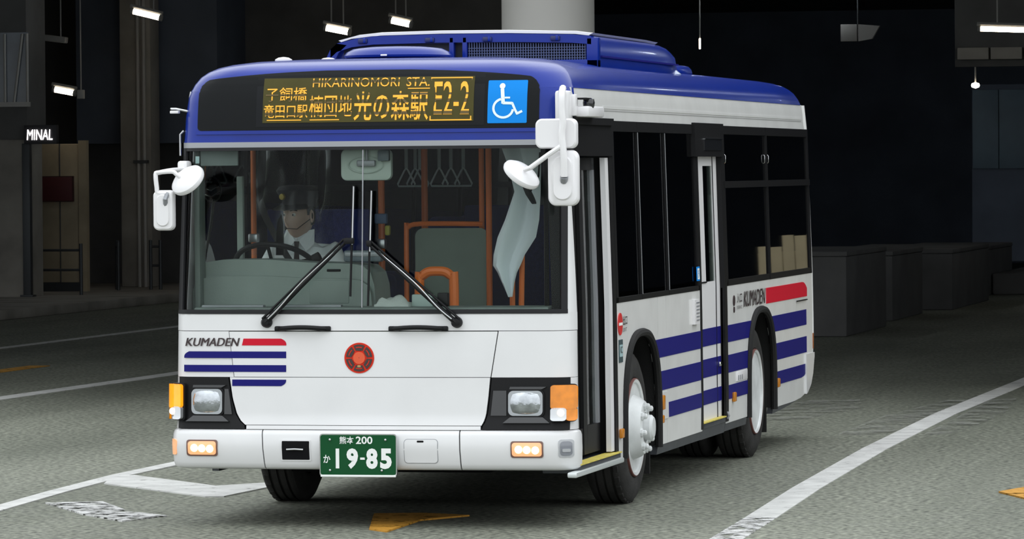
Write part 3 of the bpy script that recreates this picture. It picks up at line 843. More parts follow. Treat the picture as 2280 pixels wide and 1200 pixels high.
fs.append(tuple((len(zz) - 1) * n + k for k in range(n)))
part(mb.add(vs, fs), 'roof', BLUE, smooth=50)
# destination window
dz0, dz1 = 2.218, 2.552
def dtop(x):  # highest z of the dark window at x
    return 2.552 - 0.045 * (abs(x + 0.03) / 0.92) ** 2.2
def dw_x(z, s):
    lo, hi = (-1.010 if s < 0 else 0.952), 0.0
    r = 0.07
    # straight sides, rounded top corners
    x = lo
    for k in range(200):
        xx = lo + (0 - lo) * k / 200
        d = abs(xx - lo)
        top = dtop(xx) - (r - math.sqrt(max(0, r * r - (r - d) ** 2)) if d < r else 0)
        if top >= z: x = xx; break
    else: x = 0
    d = z - dz0
    if d < 0.02: x += (0.02 - math.sqrt(max(0, 0.0004 - (0.02 - d) ** 2))) * (1 if s < 0 else -1)
    return x
DWG = M('sign_glass', (0.010, 0.011, 0.012), 0.06, spec=0.08)
zl = sorted(set([dz0 + v for v in (0, 0.003, 0.008, 0.014, 0.02)] + zrows(2.25, 2.42, 5) + zrows(2.43, 2.5495, 16)))
dwin = part(front_patch([(z, u_x(dw_x(z, -1), z), u_x(dw_x(z, 1), z), 0.009) for z in zl], 0.01, 50), 'destination_window', DWG)
part(front_rect(2.196, 2.216, -1.02, 0.955, 0.011, 0.012, 2, 40), 'window_ledge', BLUE, dwin)
def led_mat(name, on, strength):
    m = bpy.data.materials.new(name); m.use_nodes = True
    nn = m.node_tree.nodes; L = m.node_tree.links; b = nn['Principled BSDF']
    b.inputs['Base Color'].default_value = (0.05, 0.045, 0.01, 1); b.inputs['Roughness'].default_value = 0.5
    t = nn.new('ShaderNodeTexCoord'); s = nn.new('ShaderNodeSeparateXYZ'); L.new(t.outputs['Object'], s.inputs[0])
    rp = nn.new('ShaderNodeValToRGB'); rp.color_ramp.interpolation = 'CONSTANT'
    mrr = nn.new('ShaderNodeMapRange'); mrr.inputs['From Min'].default_value = 2.255; mrr.inputs['From Max'].default_value = 2.510
    L.new(s.outputs['Z'], mrr.inputs['Value']); L.new(mrr.outputs[0], rp.inputs[0])
    # rows of diodes that the scan had not reached when the shutter opened
    lev = [(0.0, 1), (0.165, 0), (0.235, 1), (0.425, 0), (0.505, 1), (0.59, 0), (0.64, 1), (0.875, 0), (0.94, 1)]
    cr = rp.color_ramp
    cr.elements[0].position = 0.0; cr.elements[0].color = (1, 1, 1, 1)
    cr.elements[1].position = lev[1][0]; cr.elements[1].color = (0.06, 0.06, 0.06, 1)
    for p_, v_ in lev[2:]:
        e = cr.elements.new(p_); e.color = (1, 1, 1, 1) if v_ else (0.06, 0.06, 0.06, 1)
    mm = nn.new('ShaderNodeMath'); mm.operation = 'MULTIPLY'; mm.inputs[1].default_value = strength
    L.new(rp.outputs[0], mm.inputs[0]); L.new(mm.outputs[0], b.inputs['Emission Strength'])
    b.inputs['Emission Color'].default_value = (*on, 1)
    return m
LED = led_mat('led_amber', (1.0, 0.44, 0.02), 0.72)
LEDP = M('led_board', (0.05, 0.046, 0.014), 0.6, spec=0.15, emit=(0.5, 0.42, 0.10), estr=0.03, mottle=0.2, mscale=8)
disp = part(front_rect(2.235, 2.520, -0.665, 0.645, 0.0105, 0.004, 4, 30), 'display_frame', M('display_frame', (0.014, 0.015, 0.017), 0.6, spec=0.1), dwin)
part(front_rect(2.258, 2.508, -0.626, 0.585, 0.0125, 0.004, 4, 30), 'led_board', LEDP, dwin)
def led(body, x0, z0, w, h, fat=0.0):
    part(front_text(body, x0, z0, w, h, 0.0150, fat=fat), 'led_lettering', LED, dwin, smooth=0)
led('HIKARINOMORI', -0.339, 2.455, 0.499, 0.050, 0.0)
led('STA.', 0.200, 2.455, 0.132, 0.050, 0.004)
led('子飼橋', -0.610, 2.376, 0.240, 0.080, 0.004)
led('竜田口駅', -0.618, 2.285, 0.255, 0.076, 0.004)
led('楠団地', -0.354, 2.288, 0.248, 0.125, 0.004)
led('光の森駅', -0.096, 2.266, 0.425, 0.162, 0.010)
led('E2-2', 0.360, 2.296, 0.200, 0.185, 0.006)
def led_bar(x0, x1, z0, z1): part(front_rect(z0, z1, x0, x1, 0.0150, 0.002, 1, 8), 'led_bar', LED, dwin, smooth=0)
led_bar(0.340, 0.572, 2.497, 2.503); led_bar(0.340, 0.575, 2.262, 2.268); led_bar(0.567, 0.573, 2.262, 2.503); led_bar(0.338, 0.344, 2.262, 2.503)
led_bar(-0.60, -0.40, 2.270, 2.275); led_bar(-0.35, -0.18, 2.270, 2.275); led_bar(0.21, 0.335, 2.440, 2.445)
# wheelchair symbol plate
WCB = M('symbol_blue', (0.006, 0.24, 0.74), 0.5, spec=0.12)
WCW = M('symbol_white', (0.80, 0.92, 0.93), 0.5)
wc = part(front_rect(2.244, 2.482, 0.664, 0.884, 0.0125, 0.005, 6, 14, r=0.006), 'wheelchair_sign', WCB)
def wc_line(pts, w, closed=False, parent=wc, off=0.0145, sx=1.0):
    for i in range(len(pts) - 1):
        a = Vector(pts[i]); b = Vector(pts[i + 1]); d = (b - a).normalized(); nn = Vector((-d.y, d.x)) * w / 2
        q = [a + nn, a - nn, b - nn, b + nn]
        MB().add([fx(p.x, p.y, off) for p in q], [(0, 1, 2, 3)]).build('symbol_stroke', WCW, parent, 0)
cx0, cz0 = 0.774, 2.363
wl = MB()
def poly_front(mb, pts, off): mb.add([fx(p[0], p[1], off) for p in pts], [tuple(range(len(pts)))])
poly_front(wl, [(0.744 + 0.016 * math.cos(a * PI / 8), 2.450 + 0.016 * math.sin(a * PI / 8)) for a in range(16)], 0.0145)
def thick(mb, pts, w, off=0.0145):
    L = []; R = []
    for i, p in enumerate(pts):
        a = Vector(pts[max(0, i - 1)]); b = Vector(pts[min(len(pts) - 1, i + 1)]); d = (b - a).normalized(); nn = Vector((-d.y, d.x)) * w / 2
        L.append((p[0] + nn.x, p[1] + nn.y)); R.append((p[0] - nn.x, p[1] - nn.y))
    for i in range(len(pts) - 1):
        mb.add([fx(q[0], q[1], off) for q in (L[i], L[i + 1], R[i + 1], R[i])], [(0, 1, 2, 3)])
thick(wl, [(0.744, 2.435), (0.748, 2.39), (0.751, 2.352)], 0.020)
thick(wl, [(0.752, 2.385), (0.789, 2.385)], 0.010)
thick(wl, [(0.748, 2.356), (0.802, 2.354)], 0.015)
thick(wl, [(0.800, 2.358), (0.818, 2.318), (0.832, 2.292)], 0.013)
thick(wl, [(0.829, 2.296), (0.858, 2.310)], 0.013)
thick(wl, [(0.752 + 0.055 * math.cos(a), 2.327 + 0.052 * math.sin(a)) for a in [math.radians(105 + k * 13) for k in range(20)]], 0.013)
wl.build('wheelchair_symbol', WCW, wc, 0)

# ---------------- right side: panels, arches, stripes
ARF, ARR, RA = 2.06, 6.43, 0.545
def arch_z(y, c, r=RA, zc=0.47, p=2.6):
    d = abs(y - c)
    return zc + r * max(0.0, 1 - (d / r) ** p) ** (1 / p) if d < r else 0.0
def ycols(y0, y1, n=30):
    ys = set(round(y0 + (y1 - y0) * k / n, 4) for k in range(n + 1))
    for c in (ARF, ARR):
        for k in range(25):
            y = c - RA * math.cos(PI * k / 24)
            for d in (0,):
                if y0 < y < y1: ys.add(round(y, 4))
        for y in (c - RA - 0.001, c + RA + 0.001):
            if y0 < y < y1: ys.add(round(y, 4))
    return sorted(ys)
def rear_bottom(y): return float(np.interp(y, (0, 7.9, 8.2, 8.45, 8.62, 8.72, 8.79), (0.308, 0.308, 0.318, 0.345, 0.40, 0.48, 0.60)))
def lower(y): return max(rear_bottom(y), arch_z(y, ARF), arch_z(y, ARR))
SIDE_Z = 1.209
def side_panel(y0, y1, s=1, nm='side_panel'):
    return part(side_patch(y0, y1, lower, SIDE_Z, 0.0, 0.02, s=s, ys=ycols(y0, y1)), nm, WHITE_D)
side_panel(1.345, 2.62); side_panel(2.625, 2.90); side_panel(2.905, 4.13)
side_panel(5.02, 5.86); side_panel(5.865, 8.00); side_panel(8.005, 8.79)
part(side_patch(1.30, 4.14, lambda y: max(0.32, arch_z(y, ARF)), 1.20, -0.012, 0.01, ys=ycols(1.30, 4.14)), 'panel_backing', DARK)
part(side_patch(5.0, 8.78, lambda y: max(rear_bottom(y) + 0.01, arch_z(y, ARR)), 1.20, -0.012, 0.01, ys=ycols(5.0, 8.78)), 'panel_backing', DARK)
for (c, y0, y1) in ((ARF, 0, 0), (ARR, 0, 0)):
    # rubber lip round the arch, and the dark liner behind it
    lip = []
    for k in range(33):
        y = c - RA * math.cos(PI * k / 32) * 1.0
        lip.append((1.153, y, max(0.30, arch_z(y, c))))
    lip = [(1.153, c - RA, 0.30)] + lip + [(1.153, c + RA, 0.30)]
    part(MB().tube(lip, 0.024, 8), 'arch_lip', RUBBER)
    for s in (1, -1):
        A = []; B = []
        for xx in (1.135, 0.60):
            A.append([(s * xx, p[1], p[2] + 0.01) for p in lip]); B.append([(s * xx, c + (p[1] - c) * 1.03, p[2] + 0.03) for p in lip])
        part(MB().shell(A, B), 'arch_liner', RUBBER)
        part(MB().box(s * 0.60 - 0.01, s * 0.60 + 0.01, c - RA - 0.01, c + RA + 0.01, 0.30, 1.02), 'arch_back', DARK)
def side_stripe(y0, y1, z0, z1, mat, rnd=0.0, low=False):
    ys = [y for y in ycols(y0, y1, 26)]
    def a(y):
        q = z0
        if rnd < 0 and y > y1 + rnd: q = z0 + (z1 - z0) * 0.45 * ((y - y1 - rnd) / -rnd) ** 2
        return min(z1 - 0.001, max(q, arch_z(y, ARF) + 0.02, arch_z(y, ARR) + 0.02))
    def b(y):
        return z1 - ((z1 - z0) * 0.45 * ((y - y1 + rnd) / rnd) ** 2 if rnd > 0 and y > y1 - rnd else 0)
    # split where the wheel arch swallows the stripe
    segs = []; cur = []
    for y in ys:
        if max(arch_z(y, ARF), arch_z(y, ARR)) + 0.02 < z1 - 0.002: cur.append(y)
        else:
            if len(cur) > 1: segs.append(cur)
            cur = []
    if len(cur) > 1: segs.append(cur)
    for q in segs:
        part(side_patch(q[0], q[-1], a, b, 0.003, 0.003, nz=1, ys=q), 'livery_stripe', mat, smooth=0)
SZ = ((0.838, 0.950), (0.637, 0.754), (0.463, 0.555))
for i, (a, b) in enumerate(SZ):
    side_stripe(2.45 if i == 0 else 2.62, 4.13, a, b, NAVY)
    side_stripe(5.02, 8.49, a, b, NAVY, rnd=-0.25 if i == 2 else 0)
side_stripe(6.69, 8.53, 1.045, 1.153, RED, rnd=0.2)
_st = side_text('KUMADEN', 5.74, 1.050, 0.89, 0.105, 0.006, shear=0.2); _s2 = side_text('KUMADEN', 5.748, 1.051, 0.89, 0.105, 0.0064, shear=0.2); _st.add(_s2.v, _s2.f)
part(_st, 'side_lettering', INK, smooth=0)
part(side_text('入口', 5.47, 1.085, 0.20, 0.065, 0.006, fat=0.01), 'entrance_lettering', INK, smooth=0)
part(side_text('ENTRANCE', 5.47, 1.045, 0.20, 0.022, 0.006), 'entrance_lettering', INK, smooth=0)
part(MB().lathe([(0.035, 0.0), (0.035, 0.006)], (hwz(1.1), 5.36, 1.105), 'x', 20).lathe([(0.02, 0.0), (0.02, 0.0065)], (hwz(1.1), 5.36, 1.045), 'x', 16), 'entrance_symbol', INK)
# exit sign
ex = part(MB().lathe([(0.065, 0.0), (0.065, 0.006)], (hwz(1.09), 1.43, 1.085), 'x', 28), 'no_entry_symbol', M('no_entry_red', (0.60, 0.03, 0.03), 0.4))
part(MB().box(hwz(1.09) + 0.005, hwz(1.09) + 0.008, 1.38, 1.48, 1.077, 1.093), 'no_entry_bar', PLW, ex, smooth=0)
part(side_text('出口', 1.505, 1.075, 0.13, 0.055, 0.006, fat=0.012), 'exit_lettering', INK, smooth=0)
part(side_text('EXIT', 1.51, 1.038, 0.11, 0.022, 0.006), 'exit_lettering', INK, smooth=0)
ic = part(side_patch(1.385, 1.50, 0.862, 0.994, 0.004, 0.004, ny=2, nz=1), 'card_reader_sticker', M('sticker_dark', (0.05, 0.08, 0.09), 0.4))
part(side_patch(1.40, 1.485, 0.895, 0.965, 0.006, 0.003, ny=2, nz=1), 'sticker_print', M('sticker_teal', (0.35, 0.50, 0.52), 0.4), ic)
part(side_text('IC', 1.415, 0.915, 0.055, 0.04, 0.007, fat=0.01), 'sticker_lettering', INK, ic, smooth=0)
# small fittings on the flank
vent = part(side_patch(3.80, 3.96, 1.0, 1.157, 0.02, 0.02, ny=2, nz=1), 'intercom_panel', WPLAST)
for k in range(6):
    z = 1.022 + k * 0.022
    part(MB().box(hwz(z) + 0.018, hwz(z) + 0.024, 3.845, 3.945, z, z + 0.008), 'louvre', GREYTRIM, vent, smooth=0)
for (y, z, hh) in ((2.70, 0.565, 0.045), (2.67, 0.465, 0.025), (1.40, 0.452, 0.028), (5.28, 0.47, 0.032), (7.11, 0.478, 0.032)):
    part(MB().box(hwz(z), hwz(z) + 0.022, y - 0.035, y + 0.035, z - hh, z + hh, 0.008), 'side_marker', M('side_marker_amber', (0.55, 0.20, 0.015), 0.25))
part(side_patch(2.72, 2.92, 0.46, 0.625, 0.006, 0.006, ny=2, nz=1), 'filler_flap', WHITE_D)
part(MB().box(1.15, 1.158, 8.02, 8.5, 1.018, 1.026), 'panel_strip', BLACK, smooth=0)
lk = part(MB().box(1.148, 1.156, 5.42, 5.84, 0.565, 0.630, 0.003), 'handle_recess', WPLAST)
for y in (5.46, 5.53, 5.60): part(MB().box(1.155, 1.160, y, y + 0.02, 0.572, 0.605), 'recess_slot', GREYTRIM, lk, smooth=0)
# dark skirt below the white panels
part(side_patch(2.62, 4.14, 0.252, 0.316, -0.005, 0.04, ny=6, nz=1), 'skirt', SKIRT)
part(side_patch(4.14, 5.02, 0.250, 0.335, -0.005, 0.04, ny=6, nz=1), 'skirt', SKIRT)
part(side_patch(5.02, 5.88, 0.255, 0.316, -0.005, 0.04, ny=6, nz=1), 'skirt', SKIRT)
part(side_patch(6.98, 8.2, lambda y: float(np.interp(y, (6.98, 7.5, 8.2), (0.266, 0.280, 0.314))), 0.318, -0.005, 0.04, ny=8, nz=1), 'skirt', SKIRT)
# white cant rail under the blue roof
part(side_patch(0.30, 8.62, 2.264, 2.442, 0.0, 0.02, ny=40, nz=6), 'cant_panel', WHITE_D)
part(side_patch(1.15, 8.52, 2.319, 2.323, 0.003, 0.004, ny=20, nz=1), 'cant_groove', M('groove_grey', (0.33, 0.33, 0.33), 0.6))
part(side_patch(1.15, 8.52, 2.332, 2.348, 0.004, 0.006, ny=20, nz=1), 'rain_gutter', WHITE_D)
part(side_patch(0.30, 8.62, 2.264, 2.442, 0.0, 0.02, ny=40, nz=6, s=-1), 'cant_panel', WHITE_D)
# front door recess
def bar(y0, y1, z0, z1, mat, nm, off=0.0, th=0.06, parent=None, s=1):
    return part(side_patch(y0, y1, z0, z1, off, th, ny=2, nz=8, s=s), nm, mat, parent)
bar(0.20, 1.36, 2.06, 2.264, BLACK, 'door_header', 0.012, 0.08)
bar(0.22, 1.30, 2.235, 2.275, BLACK, 'header_lip', 0.03, 0.04)
bar(0.20, 0.235, 0.35, 2.06, BLACK, 'door_jamb', 0.0, 0.14)
bar(1.26, 1.345, 0.33, 2.264, BLACK, 'door_jamb', 0.002, 0.14)
fd = bar(0.24, 0.30, 0.37, 2.05, BLACK, 'folding_door', -0.075, 0.04)
bar(0.70, 0.80, 0.37, 2.05, BLACK, 'door_stile', -0.07, 0.04, fd)
bar(0.30, 0.70, 0.37, 0.52, BLACK, 'door_rail', -0.075, 0.04, fd)
bar(0.30, 0.70, 1.98, 2.05, BLACK, 'door_rail', -0.075, 0.04, fd)
bar(0.80, 1.16, 0.37, 0.53, BLACK, 'door_rail', -0.07, 0.04, fd)
bar(0.80, 1.16, 1.98, 2.05, BLACK, 'door_rail', -0.07, 0.04, fd)
bar(1.10, 1.16, 0.37, 2.05, GREYTRIM, 'door_stile', -0.07, 0.04, fd)
bar(0.30, 0.70, 0.52, 1.98, GLASS_D, 'door_pane', -0.09, 0.006, fd)
bar(0.80, 1.10, 0.53, 1.98, GLASS_D, 'door_pane', -0.085, 0.006, fd)
part(MB().tube([(1.02, 0.86, 1.18), (0.99, 0.86, 1.14), (0.98, 0.98, 1.10), (0.98, 1.05, 1.10)], 0.014, 8), 'door_grab_rail', ORANGE, fd)
bar(1.165, 1.255, 0.36, 2.05, WPLAST, 'door_post', -0.006, 0.03)
# entrance step
st = part(MB().box(0.95, 1.165, 0.17, 1.34, 0.300, 0.345, 0.006), 'entrance_step', SKIRT)
part(MB().box(1.10, 1.172, 0.17, 1.34, 0.345, 0.352), 'step_edge', YELLOW, st, smooth=0)
part(MB().box(1.13, 1.185, -0.02, 1.34, 0.288, 0.318, 0.008), 'step_lip', M('pale_aluminium', (0.62, 0.66, 0.66), 0.35, metal=0.4), st)
part(MB().box(0.92, 0.95, 0.2, 1.3, 0.34, 0.62), 'step_riser', DARK, st, smooth=0)
# side windows
def window_bay(y0, y1, z0, z1, cuts, zsplit=None, s=1, rail=0.05, b=0.03, clear=()):
    fr = MB()
    A = []
    def add(a0, a1, c0, c1, off=0.003):
        m2 = side_patch(a0, a1, c0, c1, off, 0.03, ny=max(2, int((a1 - a0) * 3)), nz=3, s=s); fr.add(m2.v, m2.f)
    add(y0, y1, z1 - rail, z1); add(y0, y1, z0, z0 + b)
    add(y0, y0 + 0.06, z0, z1); add(y1 - 0.06, y1, z0, z1)
    for c in cuts: add(c - (0.007 if zsplit is None else 0.02), c + (0.007 if zsplit is None else 0.02), z0, z1, 0.004 if zsplit is None else 0.006)
    if zsplit: add(y0, y1, zsplit - 0.022, zsplit + 0.022, 0.008)
    w = part(fr, 'window_frame', BLACK)
    ed = [y0 + 0.05] + list(cuts) + [y1 - 0.05]
    for i in range(len(ed) - 1):
        for (a, c) in (((z0 + 0.02, zsplit), (zsplit, z1 - rail + 0.01)) if zsplit else ((z0 + 0.02, z1 - rail + 0.01),)):
            part(side_patch(ed[i], ed[i + 1], a, c, -0.008, 0.006, ny=2, nz=4, s=s), 'window_pane', GLASS_C if i in clear else GLASS_S, w)
    return w, ed
w1_, ed = window_bay(1.345, 4.10, SIDE_Z, 2.264, (2.14, 3.02), rail=0.06)
for y in (2.14, 3.02):
    part(side_patch(y - 0.005, y + 0.005, 1.24, 2.20, 0.006, 0.003, ny=1, nz=4), 'window_joint', M('joint_pale', (0.30, 0.31, 0.32), 0.4), w1_, smooth=0)
wcs = part(side_patch(3.97, 4.075, 1.27, 1.36, 0.006, 0.003, ny=1, nz=1), 'wheelchair_sticker', WCB, w1_, smooth=0)
part(side_text('♿', 3.985, 1.28, 0.075, 0.07, 0.008), 'sticker_print', WCW, wcs, smooth=0)
w2_, ed = window_bay(5.10, 8.79, SIDE_Z, 2.264, (6.88,), 1.876, rail=0.055, b=0.04)
for y in (6.80, 6.96, 5.2): part(MB().tube([(1.118, y, 2.015), (1.125, y, 2.025), (1.125, y, 2.065), (1.118, y, 2.075)], 0.0022, 6), 'slider_catch', CHROME, w2_)
# middle sliding door
md = bar(4.15, 4.50, 0.36, 2.06, WPLAST, 'sliding_door', -0.03, 0.03)
bar(4.84, 5.00, 0.36, 2.06, WPLAST, 'door_stile', -0.028, 0.03, md)
bar(4.50, 4.84, 0.36, 1.25, WPLAST, 'door_panel', -0.03, 0.03, md)
bar(4.50, 4.84, 2.00, 2.06, WPLAST, 'door_rail', -0.03, 0.03, md)
bar(4.50, 4.84, 1.25, 2.00, GLASS_D, 'door_pane', -0.035, 0.006, md)
part(side_patch(4.838, 4.848, 0.36, 2.06, -0.024, 0.004, ny=1, nz=4), 'door_seam', BLACK, md, smooth=0)
part(side_patch(4.16, 4.50, 1.245, 1.255, -0.024, 0.004, ny=1, nz=1), 'door_seam', BLACK, md, smooth=0)
for (a, b) in SZ: part(side_patch(4.15, 5.0, a, b, -0.026, 0.004, ny=2, nz=1), 'livery_stripe', NAVY, md, smooth=0)
part(MB().box(1.12, 1.14, 4.88, 4.94, 0.69, 0.72, 0.005), 'door_latch', CHROME, md)
bar(4.09, 4.15, 0.32, 2.264, BLACK, 'door_jamb', 0.004, 0.08)
bar(5.00, 5.10, 0.32, 2.264, BLACK, 'door_jamb', 0.004, 0.08)
mh = bar(3.99, 5.06, 2.06, 2.275, BLACK, 'door_header', 0.02, 0.06)
part(side_patch(4.30, 4.95, 2.10, 2.17, 0.026, 0.01, ny=2, nz=1), 'header_lamp', M('gloss_black', (0.02, 0.021, 0.023)), mh)
part(MB().box(1.13, 1.15, 4.30, 4.95, 2.170, 2.176), 'header_trim', CHROME, mh, smooth=0)
s2_ = part(MB().box(0.95, 1.15, 4.14, 5.02, 0.318, 0.352, 0.004), 'entrance_step', SKIRT)
part(MB().box(1.10, 1.155, 4.16, 5.0, 0.352, 0.359), 'step_edge', YELLOW, s2_, smooth=0)
part(MB().tube([(1.155, 5.03, 0.34), (1.165, 5.03, 0.36), (1.155, 5.03, 0.385)], 0.008, 8), 'door_hook', GREYTRIM)
# ---------------- rear
A = []; B = []
for z in zrows(0.36, 2.44, 12):
    hw = hwz(z); R = 0.10; yr = REAR + 0.15 - 0.05 * max(0, z - 0.9)
    if z < 0.66: yr -= ((0.66 - z) / 0.30) ** 1.6 * 0.42
    ra = []; rb = []
    path = [(hw, yr - R - 0.015)] + [(hw - R + R * math.cos(PI / 2 * k / 6), yr - R + R * math.sin(PI / 2 * k / 6)) for k in range(7)]
    path += [(hw - R - (2 * (hw - R)) * k / 10, yr) for k in range(1, 10)]
    path += [(-(hw - R + R * math.cos(PI / 2 * k / 6)), yr - R + R * math.sin(PI / 2 * k / 6)) for k in range(6, -1, -1)] + [(-hw, yr - R - 0.015)]
    A.append([(x, y, z) for x, y in path]); B.append([(x * 0.985, y - 0.02, z) for x, y in path])
part(MB().shell(A, B), 'rear_panel', WHITE_D)
rb_ = MB()
part(side_patch(8.40, 8.80, lambda y: rear_bottom(y) - 0.004, 0.625, 0.012, 0.014, ny=14, nz=3), 'rear_bumper_corner', WHITE)
part(MB().box(1.13, 1.152, 8.79, 8.825, 0.65, 0.765, 0.004), 'rear_marker', M('rear_marker_red', (0.32, 0.10, 0.02), 0.3))
part(MB().box(-0.9, 0.9, 8.92, 8.95, 1.35, 2.15, 0.02), 'rear_window', M('rear_glass', (0.015, 0.016, 0.018), 0.06))
# ---------------- left side (away from the camera)
side_panel(0.80, 8.79, s=-1)
wl_, ed = window_bay(0.42, 8.79, SIDE_Z, 2.264, (1.5, 2.9, 4.3, 5.7, 7.1), 1.876, s=-1, clear=(0,))
part(side_patch(0.80, 8.0, 0.26, 0.316, -0.005, 0.04, ny=6, nz=1, s=-1), 'skirt', SKIRT)
# ---------------- floor and underframe
part(MB().box(-0.72, 0.72, 0.45, 8.6, 0.40, 0.48).box(-1.1, 1.1, 2.75, 5.75, 0.40, 0.48).box(-1.1, 0.85, 0.3, 1.4, 0.40, 0.48), 'bus_floor', M('bus_floor', (0.10, 0.10, 0.10), 0.8), smooth=0)
part(MB().box(-0.58, 0.58, 0.5, 8.4, 0.28, 0.39).box(-1.05, 1.05, 2.75, 5.7, 0.30, 0.39).box(-1.05, 1.05, 7.1, 8.5, 0.32, 0.39).box(-1.05, 1.0, 0.25, 1.35, 0.35, 0.39), 'underframe', DARK, smooth=0)
part(MB().tube([(-0.95, ARF, 0.45), (0.95, ARF, 0.45)], 0.06, 10), 'front_axle', DARK)
part(MB().tube([(-0.95, ARR, 0.45), (0.95, ARR, 0.45)], 0.08, 10).lathe([(0.02, -0.2), (0.2, -0.1), (0.2, 0.1), (0.02, 0.2)], (0, ARR, 0.45), 'x', 20), 'rear_axle', DARK)
part(MB().box(0.62, 1.10, ARF + 0.50, ARF + 0.53, 0.14, 0.45), 'mud_flap', RUBBER, smooth=0)
part(MB().box(0.62, 1.10, ARR + 0.50, ARR + 0.53, 0.14, 0.45), 'mud_flap', RUBBER, smooth=0)
# ---------------- wheels
def tyre_geo(xo, xi, s, y, R=0.45):
    w = xo - xi
    pr = [(0.285, xo - 0.025), (0.30, xo - 0.008), (0.34, xo), (0.385, xo - 0.004), (0.425, xo - 0.018), (0.442, xo - 0.032), (R, xo - 0.05)]
    for k in (0.30, 0.5, 0.70):
        c = xo - w * k
        pr += [(R, c + 0.008), (R - 0.012, c + 0.006), (R - 0.012, c - 0.006), (R, c - 0.008)]
    pr += [(R, xi + 0.05), (0.442, xi + 0.032), (0.385, xi + 0.004), (0.34, xi), (0.285, xi + 0.025)]
    return MB().lathe([(r, s * h) for r, h in pr], (0, y, 0.45), 'x', 56, close=True)
RIMW = M('rim_white', (0.72, 0.74, 0.74), 0.4, mottle=0.22, mscale=7)
RIMR = M('rim_rust_ring', (0.16, 0.06, 0.05), 0.6)
def wheel(s, y, kind):
    xo, xi = 1.115, 0.865
    t = part(tyre_geo(xo, xi, s, y), 'tyre', TYRE)
    # tread blocks cut into the shoulder
    tb = MB()
    for k in range(36):
        a = 2 * PI * k / 36
        m_ = Matrix.Translation((0, y, 0.45)) @ Matrix.Rotation(a, 4, 'X')
        q = MB().box(s * (xo - 0.05) - 0.016, s * (xo - 0.05) + 0.016, -0.022, 0.022, 0.438, 0.4525, 0.004, 1).xform(m_); tb.add(q.v, q.f)
    part(tb, 'tread_blocks', TYRE, t)['kind'] = 'stuff'
    if kind == 'front':
        pr = [(0.290, xo - 0.012), (0.287, xo + 0.004), (0.268, xo - 0.002), (0.258, xo - 0.045), (0.20, xo - 0.03), (0.175, xo + 0.03), (0.155, xo + 0.055), (0.09, xo + 0.058), (0.085, xo + 0.02), (0.02, xo + 0.02)]
    else:
        pr = [(0.290, xo - 0.012), (0.287, xo + 0.004), (0.272, xo - 0.004), (0.258, xo - 0.06), (0.245, xo - 0.12), (0.20, xo - 0.135), (0.10, xo - 0.135), (0.02, xo - 0.135)]
    rim = part(MB().lathe([(r, s * h) for r, h in pr], (0, y, 0.45), 'x', 48), 'rim', RIMW, t)
    part(MB().lathe([(0.294, s * (xo - 0.01)), (0.292, s * (xo + 0.001)), (0.286, s * (xo + 0.0045)), (0.284, s * (xo - 0.01))], (0, y, 0.45), 'x', 48, close=True), 'rim_edge', RIMR, t)
    xn = xo + 0.055 if kind == 'front' else xo - 0.135
    for k in range(8):
        a = 2 * PI * k / 8 + 0.2; r = 0.130
        part(MB().lathe([(0.026, s * xn), (0.026, s * (xn + 0.012)), (0.017, s * (xn + 0.014)), (0.017, s * (xn + 0.030)), (0.010, s * (xn + 0.036))], (0, y + r * math.cos(a), 0.45 + r * math.sin(a)), 'x', 8), 'wheel_nut', RIMW, t)
    hx = xo + 0.02 if kind == 'front' else xo - 0.135
    part(MB().lathe([(0.075, s * (hx - 0.01)), (0.075, s * (hx + 0.075)), (0.06, s * (hx + 0.09)), (0.01, s * (hx + 0.095))], (0, y, 0.45), 'x', 24), 'hub_cap', RIMW, t)
    if kind == 'rear':
        part(tyre_geo(0.835, 0.585, s, y), 'inner_tyre', TYRE, t)
    return t
wheel(1, ARF, 'front'); wheel(-1, ARF, 'front'); wheel(1, ARR, 'rear'); wheel(-1, ARR, 'rear')
# ---------------- roof air conditioner
acx = [(-0.70, 2.58), (-0.695, 2.66), (-0.67, 2.71), (-0.63, 2.745), (-0.54, 2.772), (-0.41, 2.786), (0.0, 2.792), (0.41, 2.790), (0.80, 2.780), (0.915, 2.770), (0.945, 2.74), (0.955, 2.58)]
def ac_sec(y, k=1.0, dz=0.0, ins=0.0):
    cx = 0.12
    return [(cx + (x - cx) * (1 - ins), y, 2.58 + (z - 2.58) * k + dz) for x, z in acx]
def loft(secs):
    m = MB(); n = len(secs[0])
    vs = [p for s in secs for p in s]; fs = []
    for i in range(len(secs) - 1):
        for k in range(n):
            k2 = (k + 1) % n
            fs.append((i * n + k, i * n + k2, (i + 1) * n + k2, (i + 1) * n + k))
    fs.append(tuple(range(n))); fs.append(tuple((len(secs) - 1) * n + k for k in range(n)))
    return m.add(vs, fs)
ac = part(loft([ac_sec(1.86), ac_sec(2.0), ac_sec(3.6), ac_sec(3.95, 0.97), ac_sec(4.25, 0.90, 0, 0.01), ac_sec(4.45, 0.72, 0, 0.02), ac_sec(4.56, 0.35, 0, 0.03)]), 'air_conditioner', BLUE, smooth=50)
part(loft([[(x, y, z + dz) for x, z in [(-0.60, 2.752), (-0.5, 2.776), (-0.36, 2.789), (0.0, 2.795), (0.41, 2.793), (0.82, 2.782), (0.90, 2.772), (0.92, 2.784), (0.82, 2.797), (0.41, 2.809), (0.0, 2.811), (-0.36, 2.805), (-0.5, 2.792), (-0.62, 2.762)]] for y, dz in ((1.80, 0.0), (1.84, 0.004), (3.5, 0.004), (3.9, -0.002))]), 'white_top_cover', WPLAST, ac)
# front frame with openings
fr = MB()
out = [(x, z) for x, z in acx]
def acf(a, b, t): return (a, 1.80 + t, b)
